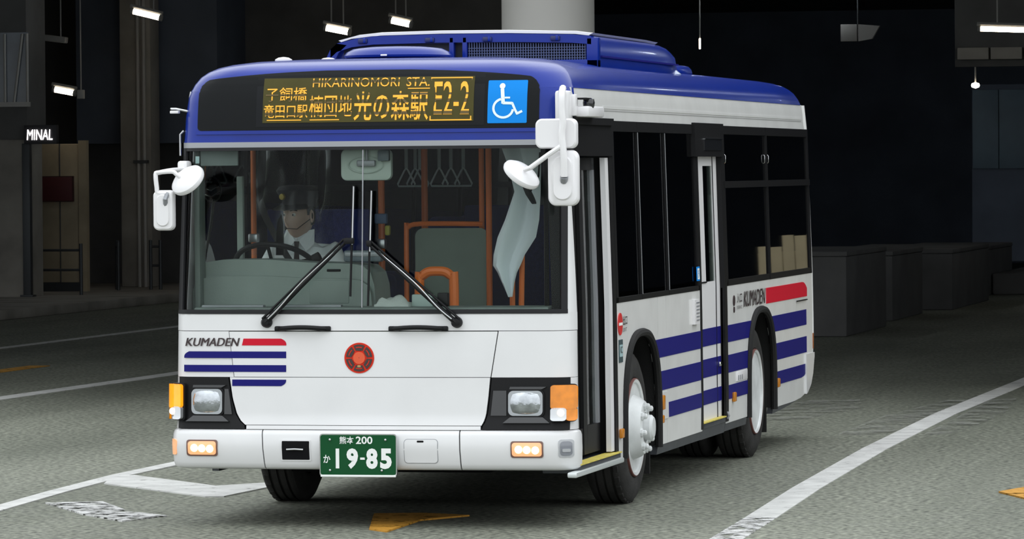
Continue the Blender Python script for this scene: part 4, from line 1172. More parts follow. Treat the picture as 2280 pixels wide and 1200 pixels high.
# bars of the frame
for (x0, x1, z0, z1) in ((-0.66, 0.955, 2.57, 2.632), (0.055, 0.085, 2.60, 2.775), (0.135, 0.165, 2.60, 2.775), (0.885, 0.955, 2.58, 2.76)):
    fr.box(x0, x1, 1.80, 1.88, z0, z1, 0.006)
for i in range(2, 9):
    (xa, za), (xb, zb) = acx[i], acx[i + 1]
    fr.add([(xa, 1.80, za), (xb, 1.80, zb), (xb, 1.80, zb - 0.05), (xa, 1.80, za - 0.05), (xa, 1.88, za), (xb, 1.88, zb), (xb, 1.88, zb - 0.05), (xa, 1.88, za - 0.05)],
           [(0, 1, 2, 3), (4, 7, 6, 5), (0, 4, 5, 1), (3, 2, 6, 7), (0, 3, 7, 4), (1, 5, 6, 2)])
fr.prism([(-0.70, 2.58), (-0.695, 2.66), (-0.67, 2.71), (-0.63, 2.745), (-0.57, 2.735), (-0.62, 2.69), (-0.645, 2.64), (-0.65, 2.58)], 0.08, acf)
part(fr, 'front_frame', BLUE, ac)
part(MB().box(-0.60, 0.93, 1.855, 1.859, 2.58, 2.738), 'condenser', M('condenser_dark', (0.012, 0.014, 0.02), 0.6), ac, smooth=0)
gr = MB()
nsl = 46
for k in range(nsl):
    x = 0.175 + (0.875 - 0.175) * k / (nsl - 1)
    top = 2.742 - 0.02 * (k / nsl)
    gr.box(x - 0.0022, x + 0.0022, 1.815, 1.84, 2.60, top)
for k in range(5):
    gr.box(0.17, 0.88, 1.812, 1.818, 2.640 + k * 0.016, 2.643 + k * 0.016)
part(gr, 'grille_bars', M('grille_blue_grey', (0.10, 0.13, 0.26), 0.4, metal=0.3), ac, smooth=0)['kind'] = 'stuff'
for x in (-0.47, -0.06, 0.29, 0.70):
    part(MB().box(x - 0.028, x + 0.028, 1.785, 1.83, 2.742, 2.772, 0.006), 'cover_clip', M('clip_navy', (0.01, 0.018, 0.10), 0.4), ac)
    part(MB().box(x + 0.004, x + 0.020, 1.780, 1.83, 2.745, 2.775, 0.004), 'clip_latch', BLUE, ac)
part(side_patch(2.55, 2.57, 2.60, 2.74, 0.0, 0.01, ny=1, nz=1).xform(Matrix.Translation((-0.135, 0, 0))), 'cover_seam', NAVY, ac)
part(MB().box(0.945, 0.962, 1.9, 4.40, 2.645, 2.655), 'cover_seam', NAVY, ac, smooth=0)
# round roof ventilator in front of it
prof = [(0.28, 0.0), (0.312, 0.01), (0.316, 0.022), (0.30, 0.042), (0.26, 0.062), (0.16, 0.073), (0.04, 0.077), (0.002, 0.077)]
rv = part(MB().lathe(prof, (-0.145, 1.35, 2.634), 'z', 48), 'roof_ventilator', BLUE)
part(MB().lathe([(0.25, 0.0), (0.28, 0.0), (0.29, -0.02), (0.25, -0.02)], (-0.145, 1.35, 2.636), 'z', 48, close=True), 'ventilator_collar', NAVY, rv)
part(MB().box(-0.17, -0.13, 1.025, 1.045, 2.645, 2.658, 0.004), 'ventilator_latch', CHROME, rv)
r2 = part(MB().box(0.45, 0.88, 4.75, 5.4, 2.56, 2.665, 0.05, 3), 'roof_fan_box', BLUE)
part(MB().lathe([(0.10, 0.0), (0.11, 0.02), (0.08, 0.045), (0.01, 0.05)], (0.86, 4.45, 2.572), 'z', 24), 'roof_marker_dome', M('dome_pale_blue', (0.35, 0.42, 0.60), 0.25, coat=0.5))
for (x, y) in ((-0.70, 0.85), (-0.50, 1.1)):
    part(MB().lathe([(0.05, 0.0), (0.05, 0.015), (0.03, 0.026), (0.002, 0.03)], (x, y, 2.615), 'z', 16), 'roof_marker_lamp', WPLAST)
# ---------------- camera box on the cant rail
cb = part(MB().box(1.12, 1.215, 0.24, 0.68, 2.275, 2.335, 0.012), 'camera_box', WPLAST)
part(MB().box(1.12, 1.15, 0.18, 0.26, 2.28, 2.40, 0.008), 'box_bracket', WPLAST, cb)
part(MB().box(1.13, 1.20, 0.24, 0.40, 2.372, 2.382, 0.003), 'camera_arm', BLACK, cb)
part(MB().lathe([(0.001, -0.035), (0.02, -0.03), (0.032, -0.01), (0.034, 0.01), (0.03, 0.03), (0.001, 0.034)], (1.19, 0.36, 2.345), 'z', 18), 'camera_dome', M('gloss_black', (0.02, 0.021, 0.023)), cb)
# ---------------- mirrors
def mirror_shell(cx, cz, w, h, y, r, dome=0.02, depth=0.05, rot=None, oval=False):
    """rounded-rectangle mirror back with a raised oval; reflecting face towards +y"""
    m = MB()
    o = rrect(-w / 2, w / 2, -h / 2, h / 2, r, 8)
    secs = []
    for (k, yy) in ((0.90, -depth), (0.97, -depth * 0.85), (1.0, -depth * 0.4), (1.0, 0.0)):
        secs.append([(a * k, yy, b * k) for a, b in o])
    n = len(o)
    vs = [p for s in secs for p in s]; fs = []
    for i in range(len(secs) - 1):
        for k in range(n):
            k2 = (k + 1) % n
            fs.append((i * n + k, i * n + k2, (i + 1) * n + k2, (i + 1) * n + k))
    fs.append(tuple(range(n))); fs.append(tuple((len(secs) - 1) * n + k for k in range(n)))
    m.add(vs, fs)
    if oval:
        o2 = rrect(-w * 0.32, w * 0.32, -h * 0.40, h * 0.40, min(w * 0.3, h * 0.3), 8)
        n2 = len(o2)
        v2 = [(a, -depth, b) for a, b in o2] + [(a * 0.9, -depth - 0.010, b * 0.94) for a, b in o2]
        m.add(v2, [(k, (k + 1) % n2, n2 + (k + 1) % n2, n2 + k) for k in range(n2)] + [tuple(range(n2, 2 * n2))])
    T = Matrix.Translation((cx, y, cz))
    if rot is not None: T = T @ rot.to_4x4()
    return m.xform(T)
MGL = M('mirror_glass', (0.85, 0.87, 0.9), 0.02, metal=1.0)
mr_arm = part(MB().tube([(1.075, 0.16, 2.40), (1.12, -0.02, 2.425), (1.165, -0.22, 2.425), (1.176, -0.30, 2.395), (1.178, -0.31, 2.30), (1.182, -0.31, 2.24), (1.176, -0.31, 2.17), (1.185, -0.31, 2.06), (1.185, -0.30, 1.945)], 0.019, 10, smooth=4), 'mirror_arm', WPLAST)
part(MB().box(1.05, 1.13, 0.10, 0.22, 2.25, 2.42, 0.015), 'arm_bracket', WPLAST, mr_arm)
um = part(mirror_shell(1.134, 2.180, 0.232, 0.163, -0.23, 0.035), 'wing_mirror', WPLAST)
part(MB().box(1.03, 1.24, -0.229, -0.226, 2.11, 2.25), 'mirror_face', MGL, um, smooth=0)
lm = part(mirror_shell(1.172, 1.938, 0.170, 0.305, -0.23, 0.045, oval=True), 'wing_mirror', WPLAST)
part(MB().box(1.10, 1.245, -0.229, -0.226, 1.80, 2.075), 'mirror_face', MGL, lm, smooth=0)
part(MB().tube([(1.185, -0.30, 1.945), (1.180, -0.285, 1.925), (1.176, -0.25, 1.92)], 0.022, 10), 'mirror_knuckle', GREYTRIM, lm)
n_ = Vector((0.60, -0.27, 0.745)).normalized()
rq = n_.to_track_quat('Z', 'Y').to_matrix().to_4x4()
cm = part(MB().lathe([(0.108, -0.020), (0.112, -0.008), (0.108, 0.006), (0.085, 0.022), (0.045, 0.032), (0.002, 0.035)], (0, 0, 0), 'z', 32).xform(Matrix.Translation((0.938, -0.24, 1.963)) @ rq), 'convex_mirror', WPLAST)
part(MB().lathe([(0.104, -0.021), (0.07, -0.024), (0.002, -0.026)], (0, 0, 0), 'z', 32).xform(Matrix.Translation((0.938, -0.24, 1.963)) @ rq), 'mirror_face', MGL, cm)
part(MB().tube([(1.178, -0.31, 2.115), (1.10, -0.31, 2.065), (1.00, -0.31, 1.995), (0.962, -0.285, 1.985)], 0.014, 10), 'convex_mirror_arm', WPLAST, cm)
# left-hand group
la = part(MB().tube([(-1.06, 0.10, 2.00), (-1.10, -0.02, 2.0), (-1.155, -0.14, 1.985), (-1.168, -0.16, 1.975), (-1.162, -0.16, 1.90), (-1.155, -0.16, 1.872), (-1.10, -0.16, 1.868), (-1.07, -0.14, 1.875)], 0.013, 10, smooth=3), 'mirror_arm', WPLAST)
part(MB().tube([(-1.160, -0.16, 1.985), (-1.07, -0.17, 1.990), (-1.045, -0.17, 1.975), (-1.02, -0.16, 1.955)], 0.012, 10, smooth=3), 'convex_mirror_arm', WPLAST, la)
part(MB().box(-1.11, -1.05, 0.06, 0.16, 1.95, 2.05, 0.015), 'arm_bracket', WPLAST, la)
l1 = part(mirror_shell(-1.125, 1.775, 0.118, 0.225, -0.12, 0.03, oval=True), 'wing_mirror', WPLAST)
part(MB().box(-1.175, -1.075, -0.119, -0.116, 1.68, 1.87), 'mirror_face', MGL, l1, smooth=0)
part(MB().tube([(-1.10, -0.16, 1.868), (-1.105, -0.19, 1.835), (-1.11, -0.165, 1.80)], 0.014, 8), 'mirror_knuckle', GREYTRIM, l1)
n2_ = Vector((-0.385, -0.65, 0.65)).normalized()
rq2 = n2_.to_track_quat('Z', 'Y').to_matrix().to_4x4()
c2m = part(MB().lathe([(0.100, -0.020), (0.104, -0.008), (0.100, 0.006), (0.08, 0.022), (0.045, 0.032), (0.002, 0.035)], (0, 0, 0), 'z', 32).xform(Matrix.Translation((-0.988, -0.15, 1.945)) @ rq2), 'convex_mirror', WPLAST)
part(MB().lathe([(0.096, -0.021), (0.06, -0.024), (0.002, -0.026)], (0, 0, 0), 'z', 32).xform(Matrix.Translation((-0.988, -0.15, 1.945)) @ rq2), 'mirror_face', MGL, c2m)
# small marker bracket on the far roof corner
mk = part(MB().tube([(-1.10, 0.25, 2.33), (-1.17, 0.25, 2.345), (-1.20, 0.25, 2.345)], 0.006, 8), 'corner_bracket', STEEL)
part(MB().box(-1.20, -1.15, 0.23, 0.27, 2.318, 2.334, 0.004), 'bracket_lamp', WPLAST, mk)
part(MB().tube([(-1.125, 0.25, 2.22), (-1.145, 0.25, 2.20), (-1.145, 0.25, 2.08)], 0.006, 8), 'corner_rail', STEEL)
# ---------------- wipers
def wiper(px, pz, ex, ez, bx, bz0, bz1, s):
    a = fx(px, pz, 0.035); e = fx(ex, ez, 0.045)
    w = part(MB().tube([a, a.lerp(e, 0.45) + Vector((0, -0.012, 0)), e], [0.016, 0.012, 0.008], 8), 'wiper_arm', BLACK)
    d = (e - a).normalized(); nn = Vector((-d.z, 0, d.x)) * 0.028 * s
    part(MB().tube([a + nn, e + nn * 0.7], 0.007, 8), 'wiper_link', BLACK, w)
    part(MB().lathe([(0.032, -0.005), (0.028, -0.035), (0.018, -0.048), (0.002, -0.050)], (a.x, a.y + 0.035, a.z), 'y', 18), 'wiper_pivot', BLACK, w)
    q = fx(bx, ez, 0.045)
    part(MB().tube([e, (q.x, q.y - 0.005, ez + 0.01)], 0.014, 8).box(min(e.x, q.x) - 0.012, max(e.x, q.x) + 0.012, q.y - 0.018, q.y + 0.012, ez - 0.012, ez + 0.022, 0.006), 'blade_carrier', BLACK, w)
    n = 10
    part(MB().tube([fx(bx - 0.02 * (bz1 - z) , z, 0.028) for z in zrows(bz0, bz1, n)], 0.0065, 8), 'wiper_blade', BLACK, w)
    part(MB().tube([fx(bx + 0.006 - 0.02 * (bz1 - z), z, 0.042) for z in zrows((bz0 + bz1) / 2 - 0.02, bz1 - 0.005, n)], 0.004, 6), 'blade_spine', STEEL, w)
    part(MB().tube([a + Vector((0.02 * s, -0.02, 0.02)), a.lerp(e, 0.2) + Vector((0, -0.03, 0)), a.lerp(e, 0.5) + nn * 0.5 + Vector((0, -0.015, 0)), e], 0.004, 6, smooth=4), 'washer_hose', STEEL, w)
    return w
wiper(-0.590, 1.144, -0.125, 1.592, -0.090, 1.288, 1.905, 1)
wiper(0.499, 1.143, 0.006, 1.578, 0.012, 1.235, 1.880, -1)

# ================================================================== INTERIOR (parts of the bus)
part(MB().box(-1.02, 1.02, 0.35, 8.6, 2.30, 2.33), 'ceiling_lining', INNER, smooth=0)
part(MB().box(-1.05, 1.05, 8.55, 8.6, 0.5, 2.3), 'rear_lining', M('rear_lining', (0.10, 0.11, 0.12), 0.8), smooth=0)
part(MB().box(-1.04, 1.0, 0.13, 0.42, 1.165, 1.225, 0.01), 'dash_shelf', DASH)
part(MB().box(-0.98, 0.98, 0.11, 0.14, 0.6, 1.18), 'front_bulkhead', DASH, smooth=0)
dash_o = [(-1.125, 1.19), (-1.125, 1.36), (-1.11, 1.43), (-1.07, 1.47), (-0.95, 1.488), (-0.70, 1.488), (-0.45, 1.470), (-0.20, 1.462), (-0.13, 1.45), (-0.085, 1.41), (-0.065, 1.34), (-0.055, 1.19)]
dsh = part(MB().prism(dash_o, 0.36, lambda a, b, t: (a, 0.42 + t, b)), 'dashboard', DASH, smooth=25)
low = [(x * 0.985 - 0.008, z if z < 1.2 else 1.19 + (z - 1.19) * 0.69) for x, z in dash_o]
part(MB().prism(low, 0.06, lambda a, b, t: (a, 0.37 + t, b)), 'dash_fascia', DASH, dsh, smooth=25)
part(MB().box(-0.34, -0.26, 0.412, 0.43, 1.418, 1.432, 0.003), 'dash_slot', DARK, dsh)
part(MB().box(-0.43, -0.20, 0.364, 0.372, 1.24, 1.37, 0.004), 'dash_hatch', DASH, dsh)
for x0 in (-1.0, -0.55):
    part(MB().box(x0, x0 + 0.36, 0.15, 0.20, 1.22, 1.238, 0.004), 'demister_vent', GREYTRIM, dsh)
# steering wheel
tilt = Matrix.Translation((-0.735, 0.78, 1.440)) @ Matrix.Rotation(math.radians(-34), 4, 'X')
sw = part(MB().tube([(0.235 * math.cos(2 * PI * k / 40), 0.235 * math.sin(2 * PI * k / 40), 0) for k in range(40)], 0.016, 10, closed=True).xform(tilt), 'steering_wheel', BLACK)
for a in (0.2, PI - 0.2, 1.5 * PI):
    part(MB().tube([(0.04 * math.cos(a), 0.04 * math.sin(a), -0.04), (0.23 * math.cos(a), 0.23 * math.sin(a), 0)], 0.011, 8).xform(tilt), 'wheel_spoke', BLACK, sw)
part(MB().lathe([(0.002, -0.07), (0.06, -0.065), (0.065, -0.03), (0.05, -0.015), (0.002, -0.012)], (0, 0, 0), 'z', 24).xform(tilt), 'wheel_boss', BLACK, sw)
part(MB().tube([(-0.735, 0.80, 1.40), (-0.735, 0.62, 1.20), (-0.735, 0.55, 0.6)], 0.035, 12), 'steering_column', BLACK, sw)
part(MB().tube([(-0.50, 0.72, 1.48), (-0.46, 0.72, 1.50)], 0.028, 12).tube([(-0.57, 0.74, 1.47), (-0.50, 0.72, 1.48)], 0.012, 8), 'indicator_stalk', BLACK, sw)
# ticket instruments and small items fixed to the shelf
ip = part(MB().box(-0.27, -0.05, 0.52, 0.60, 1.47, 1.535, 0.012), 'instrument_box', M('instrument_grey', (0.12, 0.15, 0.17), 0.4))
part(MB().box(-0.26, -0.06, 0.515, 0.522, 1.50, 1.525, 0.004), 'instrument_strip', GREYTRIM, ip)
part(MB().box(0.335, 0.395, 0.27, 0.32, 1.22, 1.300, 0.006), 'card_unit', BLACK)
part(MB().box(0.19, 0.31, 0.26, 0.32, 1.22, 1.292, 0.006), 'pale_box', M('pale_box', (0.50, 0.62, 0.58), 0.5))
# orange rails
def rail(pts, r=0.016, nm='grab_rail', sm=0, mat=ORANGE): return part(MB().tube(pts, r, 10, smooth=sm), nm, mat)
rail([(-0.957, 1.10, 0.48), (-0.957, 1.10, 2.30)])
part(MB().box(-0.985, -0.93, 1.07, 1.13, 1.575, 1.625, 0.008), 'rail_clamp', STEEL)
rail([(-0.39, 1.90, 0.48), (-0.39, 1.90, 2.30)], 0.020)
part(MB().box(-0.415, -0.365, 1.87, 1.93, 1.52, 1.58, 0.008), 'rail_clamp', STEEL)
part(MB().box(-0.425, -0.35, 1.86, 1.90, 1.67, 1.73, 0.008), 'button_box', M('button_blue', (0.10, 0.18, 0.35), 0.4))
part(MB().box(-0.36, -0.33, 1.85, 1.89, 1.60, 1.66, 0.01), 'stop_button', M('button_yellow', (0.75, 0.70, 0.10), 0.4))
rail([(-0.245, 2.40, 0.48), (-0.245, 2.40, 2.30)], 0.020)
rail([(-0.165, 1.60, 0.48), (-0.165, 1.60, 1.58), (-0.155, 1.60, 1.64), (-0.12, 1.60, 1.668), (0.05, 1.60, 1.672), (0.30, 1.60, 1.668)], 0.015, sm=3)
rail([(0.335, 1.60, 0.48), (0.335, 1.60, 2.30)], 0.018)
rail([(0.258, 1.75, 0.48), (0.258, 1.75, 2.30)], 0.016)
bd = part(MB().prism(rrect(-0.115, 0.325, 0.60, 1.645, (0.01, 0.01, 0.05, 0.05)), 0.02, lambda a, b, t: (a, 1.61 + t, b)), 'partition_board', PANELG)
rail([(0.105, 0.80, 0.48), (0.105, 0.80, 1.33), (0.118, 0.80, 1.375), (0.155, 0.80, 1.405), (0.205, 0.80, 1.410), (0.26, 0.80, 1.405), (0.295, 0.80, 1.375), (0.308, 0.80, 1.33), (0.308, 0.80, 0.48)], 0.028, 'looped_rail', sm=3)
rail([(0.655, 0.95, 0.48), (0.668, 0.95, 1.20), (0.675, 0.95, 1.52)], 0.016)
rail([(0.605, 1.0, 0.48), (0.605, 1.0, 1.42)], 0.016)
rail([(-0.95, 1.6, 1.25), (-0.39, 1.90, 1.25)], 0.014)
# roof rails with hanging straps
hr = part(MB().tube([(-0.53, 2.0, 2.22), (-0.53, 8.0, 2.22)], 0.014, 8), 'strap_rail', STEEL)
hr2 = part(MB().tube([(0.10, 2.0, 2.22), (0.10, 8.0, 2.22)], 0.014, 8), 'strap_rail', STEEL)
PLAST = M('strap_ring', (0.80, 0.86, 0.84), 0.4)
def strap(x, y):
    s_ = part(MB().box(x - 0.010, x + 0.010, y - 0.003, y + 0.003, 1.99, 2.23), 'hanging_strap', M('strap_band', (0.55, 0.60, 0.58), 0.7), smooth=0)
    part(MB().tube([(x, y, 2.00), (x + 0.012, y, 1.985), (x + 0.055, y, 1.902), (x + 0.05, y, 1.888), (x - 0.05, y, 1.888), (x - 0.055, y, 1.902), (x - 0.012, y, 1.985)], 0.006, 8, closed=True), 'strap_ring', PLAST, s_)
for x, y in ((-0.505, 3.0), (-0.43, 3.05), (-0.545, 3.4), (-0.295, 3.0), (-0.232, 3.05), (-0.165, 3.1)): strap(x, y)
# driver's seat, passenger seats
def seat(x, y, z, w=0.42, nm='seat', h=0.62):
    s_ = part(MB().box(x - w / 2, x + w / 2, y - 0.22, y + 0.22, z, z + 0.11, 0.04, 3), nm, SEATB)
    part(MB().box(x - w / 2, x + w / 2, y + 0.20, y + 0.31, z + 0.05, z + h, 0.045, 3, rot=Matrix.Rotation(-0.10, 3, 'X')), 'backrest', SEATB, s_)
    part(MB().box(x - w / 2 + 0.04, x + w / 2 - 0.04, y - 0.15, y + 0.15, 0.47, z), 'seat_pedestal', DARK, s_, smooth=0)
    return s_
ds = seat(-0.72, 1.30, 0.86, 0.46, 'driver_seat', 0.62)
for (x, y) in ((0.80, 2.1), (0.80, 3.2), (-0.85, 3.0), (-0.85, 3.8), (-0.40, 5.6), (-0.85, 5.6), (0.40, 5.6), (0.85, 5.6), (-0.85, 6.5), (-0.40, 6.5), (0.40, 6.5), (0.85, 6.5), (-0.85, 7.8), (-0.42, 7.8), (0.0, 7.8), (0.42, 7.8), (0.85, 7.8)):
    seat(x, y, 0.92 if y > 5 or abs(y - 2.1) < 0.2 else 0.72, 0.41, 'passenger_seat', 0.75 if y > 5 else 0.62)
part(MB().box(-1.05, 1.05, 5.2, 8.5, 0.46, 0.55), 'raised_floor', M('bus_floor', (0.10, 0.10, 0.10)), smooth=0)
# blue modesty curtain behind the driver
part(MB().box(-1.05, -0.42, 1.72, 1.75, 0.5, 1.76, 0.01), 'driver_partition', SEATB)
part(MB().box(-0.36, 0.6, 3.95, 3.98, 0.9, 1.76, 0.02), 'fabric_divider', SEATB)
# inside rear-view mirror: pale back with a raised oval and mount
im = part(mirror_shell(-0.07, 2.020, 0.296, 0.178, 0.30, 0.035, depth=0.03), 'interior_mirror', M('mirror_back_pale', (0.52, 0.60, 0.54), 0.5))
part(MB().tube([( -0.07 + a * 0.10, 0.262, 2.02 + b * 0.045) for a, b in [(math.cos(2 * PI * k / 28), math.sin(2 * PI * k / 28)) for k in range(28)]], 0.004, 6, closed=True), 'oval_rib', M('mirror_back_pale', (0.52, 0.60, 0.54)), im)
part(MB().box(-0.115, -0.01, 0.235, 0.27, 2.010, 2.045, 0.006), 'mirror_mount', GREYTRIM, im)
part(MB().tube([(-0.06, 0.25, 2.03), (-0.06, 0.25, 2.30)], 0.008, 8), 'mirror_stem', GREYTRIM, im)
part(MB().box(0.01, 0.075, 0.22, 0.26, 2.04, 2.10, 0.006), 'sensor_box', M('instrument_grey', (0.12, 0.15, 0.17)), im)
# sun-blind, dash fan, corner post and interior corner trims
part(MB().box(-1.02, -0.80, 0.22, 0.24, 2.02, 2.12, 0.006), 'sun_blind', M('blind_grey', (0.22, 0.26, 0.25), 0.7))
fan = part(MB().tube([(-1.035 + 0.055 * math.cos(2 * PI * k / 24), 0.50, 1.885 + 0.07 * math.sin(2 * PI * k / 24)) for k in range(24)], 0.005, 6, closed=True), 'cab_fan', BLACK)
part(MB().tube([(-1.085, 0.5, 1.865), (-1.035, 0.49, 1.845), (-0.985, 0.5, 1.875)], 0.004, 6).tube([(-1.085, 0.5, 1.90), (-1.035, 0.49, 1.88), (-0.985, 0.5, 1.91)], 0.004, 6), 'fan_guard', CHROME, fan)
part(MB().lathe([(0.03, 0.0), (0.03, 0.05), (0.01, 0.06)], (-1.035, 0.51, 1.885), 'y', 14), 'fan_motor', BLACK, fan)
part(MB().tube([(-1.035, 0.53, 1.83), (-1.05, 0.53, 1.7), (-1.09, 0.53, 1.48)], 0.008, 6), 'fan_stem', BLACK, fan)
part(MB().box(-0.975, -0.938, 0.80, 0.84, 0.9, 1.96, 0.006), 'cab_post', M('post_pale', (0.34, 0.40, 0.36), 0.6))
part(MB().box(-1.085, -1.05, 0.30, 0.42, 1.2, 2.2, 0.01), 'corner_trim', DASH)
part(MB().box(1.02, 1.065, 0.24, 0.34, 1.2, 2.2, 0.01), 'corner_trim', DASH)
part(MB().tube([(0.945, 0.35, 1.2), (0.945, 0.35, 2.2)], 0.014, 8), 'door_engine_pipe', BLACK)
part(MB().tube([(0.985, 0.35, 1.2), (0.985, 0.35, 2.2)], 0.008, 8), 'door_engine_pipe', BLACK)
gm = part(MB().lathe([(0.045, 0.0), (0.04, -0.02), (0.002, -0.03)], (0, 0, 0), 'z', 20).xform(Matrix.Translation((0.80, 0.6, 1.86)) @ Matrix.Rotation(1.1, 4, 'Y') @ Matrix.Diagonal((1.7, 1, 1, 1))), 'door_mirror', BLACK)
part(MB().tube([(0.80, 0.6, 1.86), (0.86, 0.55, 1.95), (0.88, 0.5, 2.08)], 0.006, 6), 'door_mirror_arm', BLACK, gm)
# clear vinyl screen hung beside the entrance, lower edge ragged
vin = glass('vinyl_painted_glare', (0.75, 0.8, 0.84), 1.0, haze=((0.88, 0.93, 0.98), 0.85))  # white haze paints the bright reflection into the clear sheet
prof_v = [(2.12, 0.575, 0.80), (2.0, 0.62, 0.80), (1.86, 0.655, 0.795), (1.70, 0.60, 0.785), (1.60, 0.555, 0.765), (1.50, 0.530, 0.70), (1.44, 0.525, 0.675), (1.40, 0.55, 0.655), (1.34, 0.575, 0.64), (1.26, 0.615, 0.63)]
A = []; B = []
for (z, x0, x1) in prof_v:
    ra = []; rb = []
    for k in range(13):
        t = k / 12; x = x0 + (x1 - x0) * t
        y = 0.88 + 0.035 * math.sin(t * 3.2 + z * 3) + 0.02 * math.sin(t * 9 + z * 2)
        ra.append((x, y, z)); rb.append((x, y + 0.003, z))
    A.append(ra); B.append(rb)
part(MB().shell(A, B), 'vinyl_screen', vin)
vin2 = glass('clear_vinyl_thin', (0.97, 0.98, 0.985), 0.22)
A = []; B = []
for z in zrows(1.50, 2.20, 10):
    ra = []; rb = []
    for k in range(19):
        t = k / 18; x = -0.96 + 0.50 * t
        y = 1.02 + 0.03 * math.sin(t * 9 + z * 4) + 0.015 * math.sin(t * 17 - z * 6)
        ra.append((x, y, z)); rb.append((x, y + 0.002, z))
    A.append(ra); B.append(rb)
part(MB().shell(A, B), 'driver_screen', vin2)

# towel left on the dash shelf
tw = MB(); rows = []
for i in range(9):
    r_ = []
    for j in range(13):
        a, b = j / 12, i / 8
        edge = min(a, 1 - a, b, 1 - b)
        h = 0.012 + 0.055 * min(1, edge * 5) ** 0.6 * (0.75 + 0.25 * math.sin(a * 9 + b * 5)) * (0.7 + 0.3 * math.cos(b * 8 - a * 4))
        r_.append((-0.012 + a * 0.20 + 0.008 * math.sin(b * 9), 0.20 + b * 0.12 + 0.01 * math.sin(a * 11), 1.226 + h))
    rows.append(r_)
low_ = [[(p[0], p[1], 1.2255) for p in r] for r in rows]
two = tw.shell(rows, low_).build('towel', M('towel_white', (0.70, 0.76, 0.72), 0.9, bump=0.4, bscale=200), None, 60, origin=(0.09, 0.26, 1.2255))
tag(two, 'crumpled white towel lying on the dash shelf below the windscreen', 'towel')

# ================================================================== DRIVER
def skin_mesh(nodes, edges, root=0, sub=2):
    me = bpy.data.meshes.new('tmp')
    me.from_pydata([n[0] for n in nodes], edges, [])
    ob = bpy.data.objects.new('tmp', me); COL.objects.link(ob)
    md_ = ob.modifiers.new('skin', 'SKIN'); md_.use_smooth_shade = True
    for i, n in enumerate(nodes):
        r = n[1] if isinstance(n[1], tuple) else (n[1], n[1])
        me.skin_vertices[0].data[i].radius = r
        me.skin_vertices[0].data[i].use_root = (i == root)
    ss = ob.modifiers.new('sub', 'SUBSURF'); ss.levels = sub; ss.render_levels = sub
    dg = bpy.context.evaluated_depsgraph_get(); dg.update()
    m2 = bpy.data.meshes.new_from_object(ob.evaluated_get(dg))
    g = MB().add([v.co.copy() for v in m2.vertices], [tuple(p.vertices) for p in m2.polygons])
    bpy.data.objects.remove(ob); bpy.data.meshes.remove(me); bpy.data.meshes.remove(m2)
    return g
DX, DY = -0.725, 1.36
driver = empty('person', (DX, DY, 0.97), 'bus driver in white shirt, dark tie and black cap seated behind the steering wheel', 'person')
def dpart(mb, nm, mat, parent=driver, smooth=60):
    return mb.xform(Matrix.Translation((-DX, -DY, -0.97))).build(nm, mat, parent, smooth)
HYAW = math.radians(-24)     # head turned to the picture's left
HC = Vector((-0.738, 1.30, 1.728))
def head_geo():
    m = MB(); nu, nv = 40, 30
    vs = []
    for i in range(nv + 1):
        ph = PI * i / nv
        for j in range(nu):
            th = 2 * PI * j / nu            # th = 0 faces -y
            dx, dy, dz = math.sin(ph) * math.sin(th), -math.sin(ph) * math.cos(th), math.cos(ph)
            x, y, z = dx * 0.076, dy * 0.097, dz * 0.125
            front = max(0.0, -dy)
            if dz < 0:                       # narrow jaw, chin forward
                x *= 1 - 0.30 * (-dz) ** 1.4; y *= 1 - 0.10 * (-dz)
                y -= 0.020 * front * (-dz)
            if front > 0.3:
                y += 0.010 * math.exp(-((abs(x) - 0.032) / 0.016) ** 2 - ((z - 0.012) / 0.016) ** 2)       # eye sockets
                y -= 0.008 * math.exp(-((z - 0.034) / 0.014) ** 2 - (x / 0.05) ** 2)                      # brow
                y -= 0.026 * math.exp(-(x / 0.012) ** 2 - ((z + 0.022) / 0.022) ** 2)                     # nose
                y -= 0.010 * math.exp(-(x / 0.010) ** 2 - ((z - 0.004) / 0.02) ** 2)
                y -= 0.008 * math.exp(-(x / 0.026) ** 2 - ((z + 0.062) / 0.012) ** 2)                     # lips
                y += 0.006 * math.exp(-(x / 0.03) ** 2 - ((z + 0.062) / 0.004) ** 2)
                y -= 0.008 * math.exp(-(x / 0.024) ** 2 - ((z + 0.10) / 0.016) ** 2)                      # chin
            vs.append((x, y, z))
    fs = [(i * nu + j, i * nu + (j + 1) % nu, (i + 1) * nu + (j + 1) % nu, (i + 1) * nu + j) for i in range(nv) for j in range(nu)]
    m.add(vs, fs)
    for s in (-1, 1):                        # ears
        pr = []
        e = MB().lathe([(0.004, -0.010), (0.026, -0.008), (0.033, 0.0), (0.028, 0.006), (0.018, 0.001), (0.004, -0.002)], (0, 0, 0), 'x', 18)
        e.xform(Matrix.Translation((s * 0.078, 0.012, -0.005)) @ Matrix.Rotation(s * 0.35, 4, 'Z') @ Matrix.Diagonal((s, 0.72, 1.1, 1)))
        m.add(e.v, e.f)
    return m
HM = Matrix.Translation(HC) @ Matrix.Rotation(HYAW, 4, 'Z') @ Matrix.Rotation(math.radians(4), 4, 'X') @ Matrix.Scale(1.08, 4)
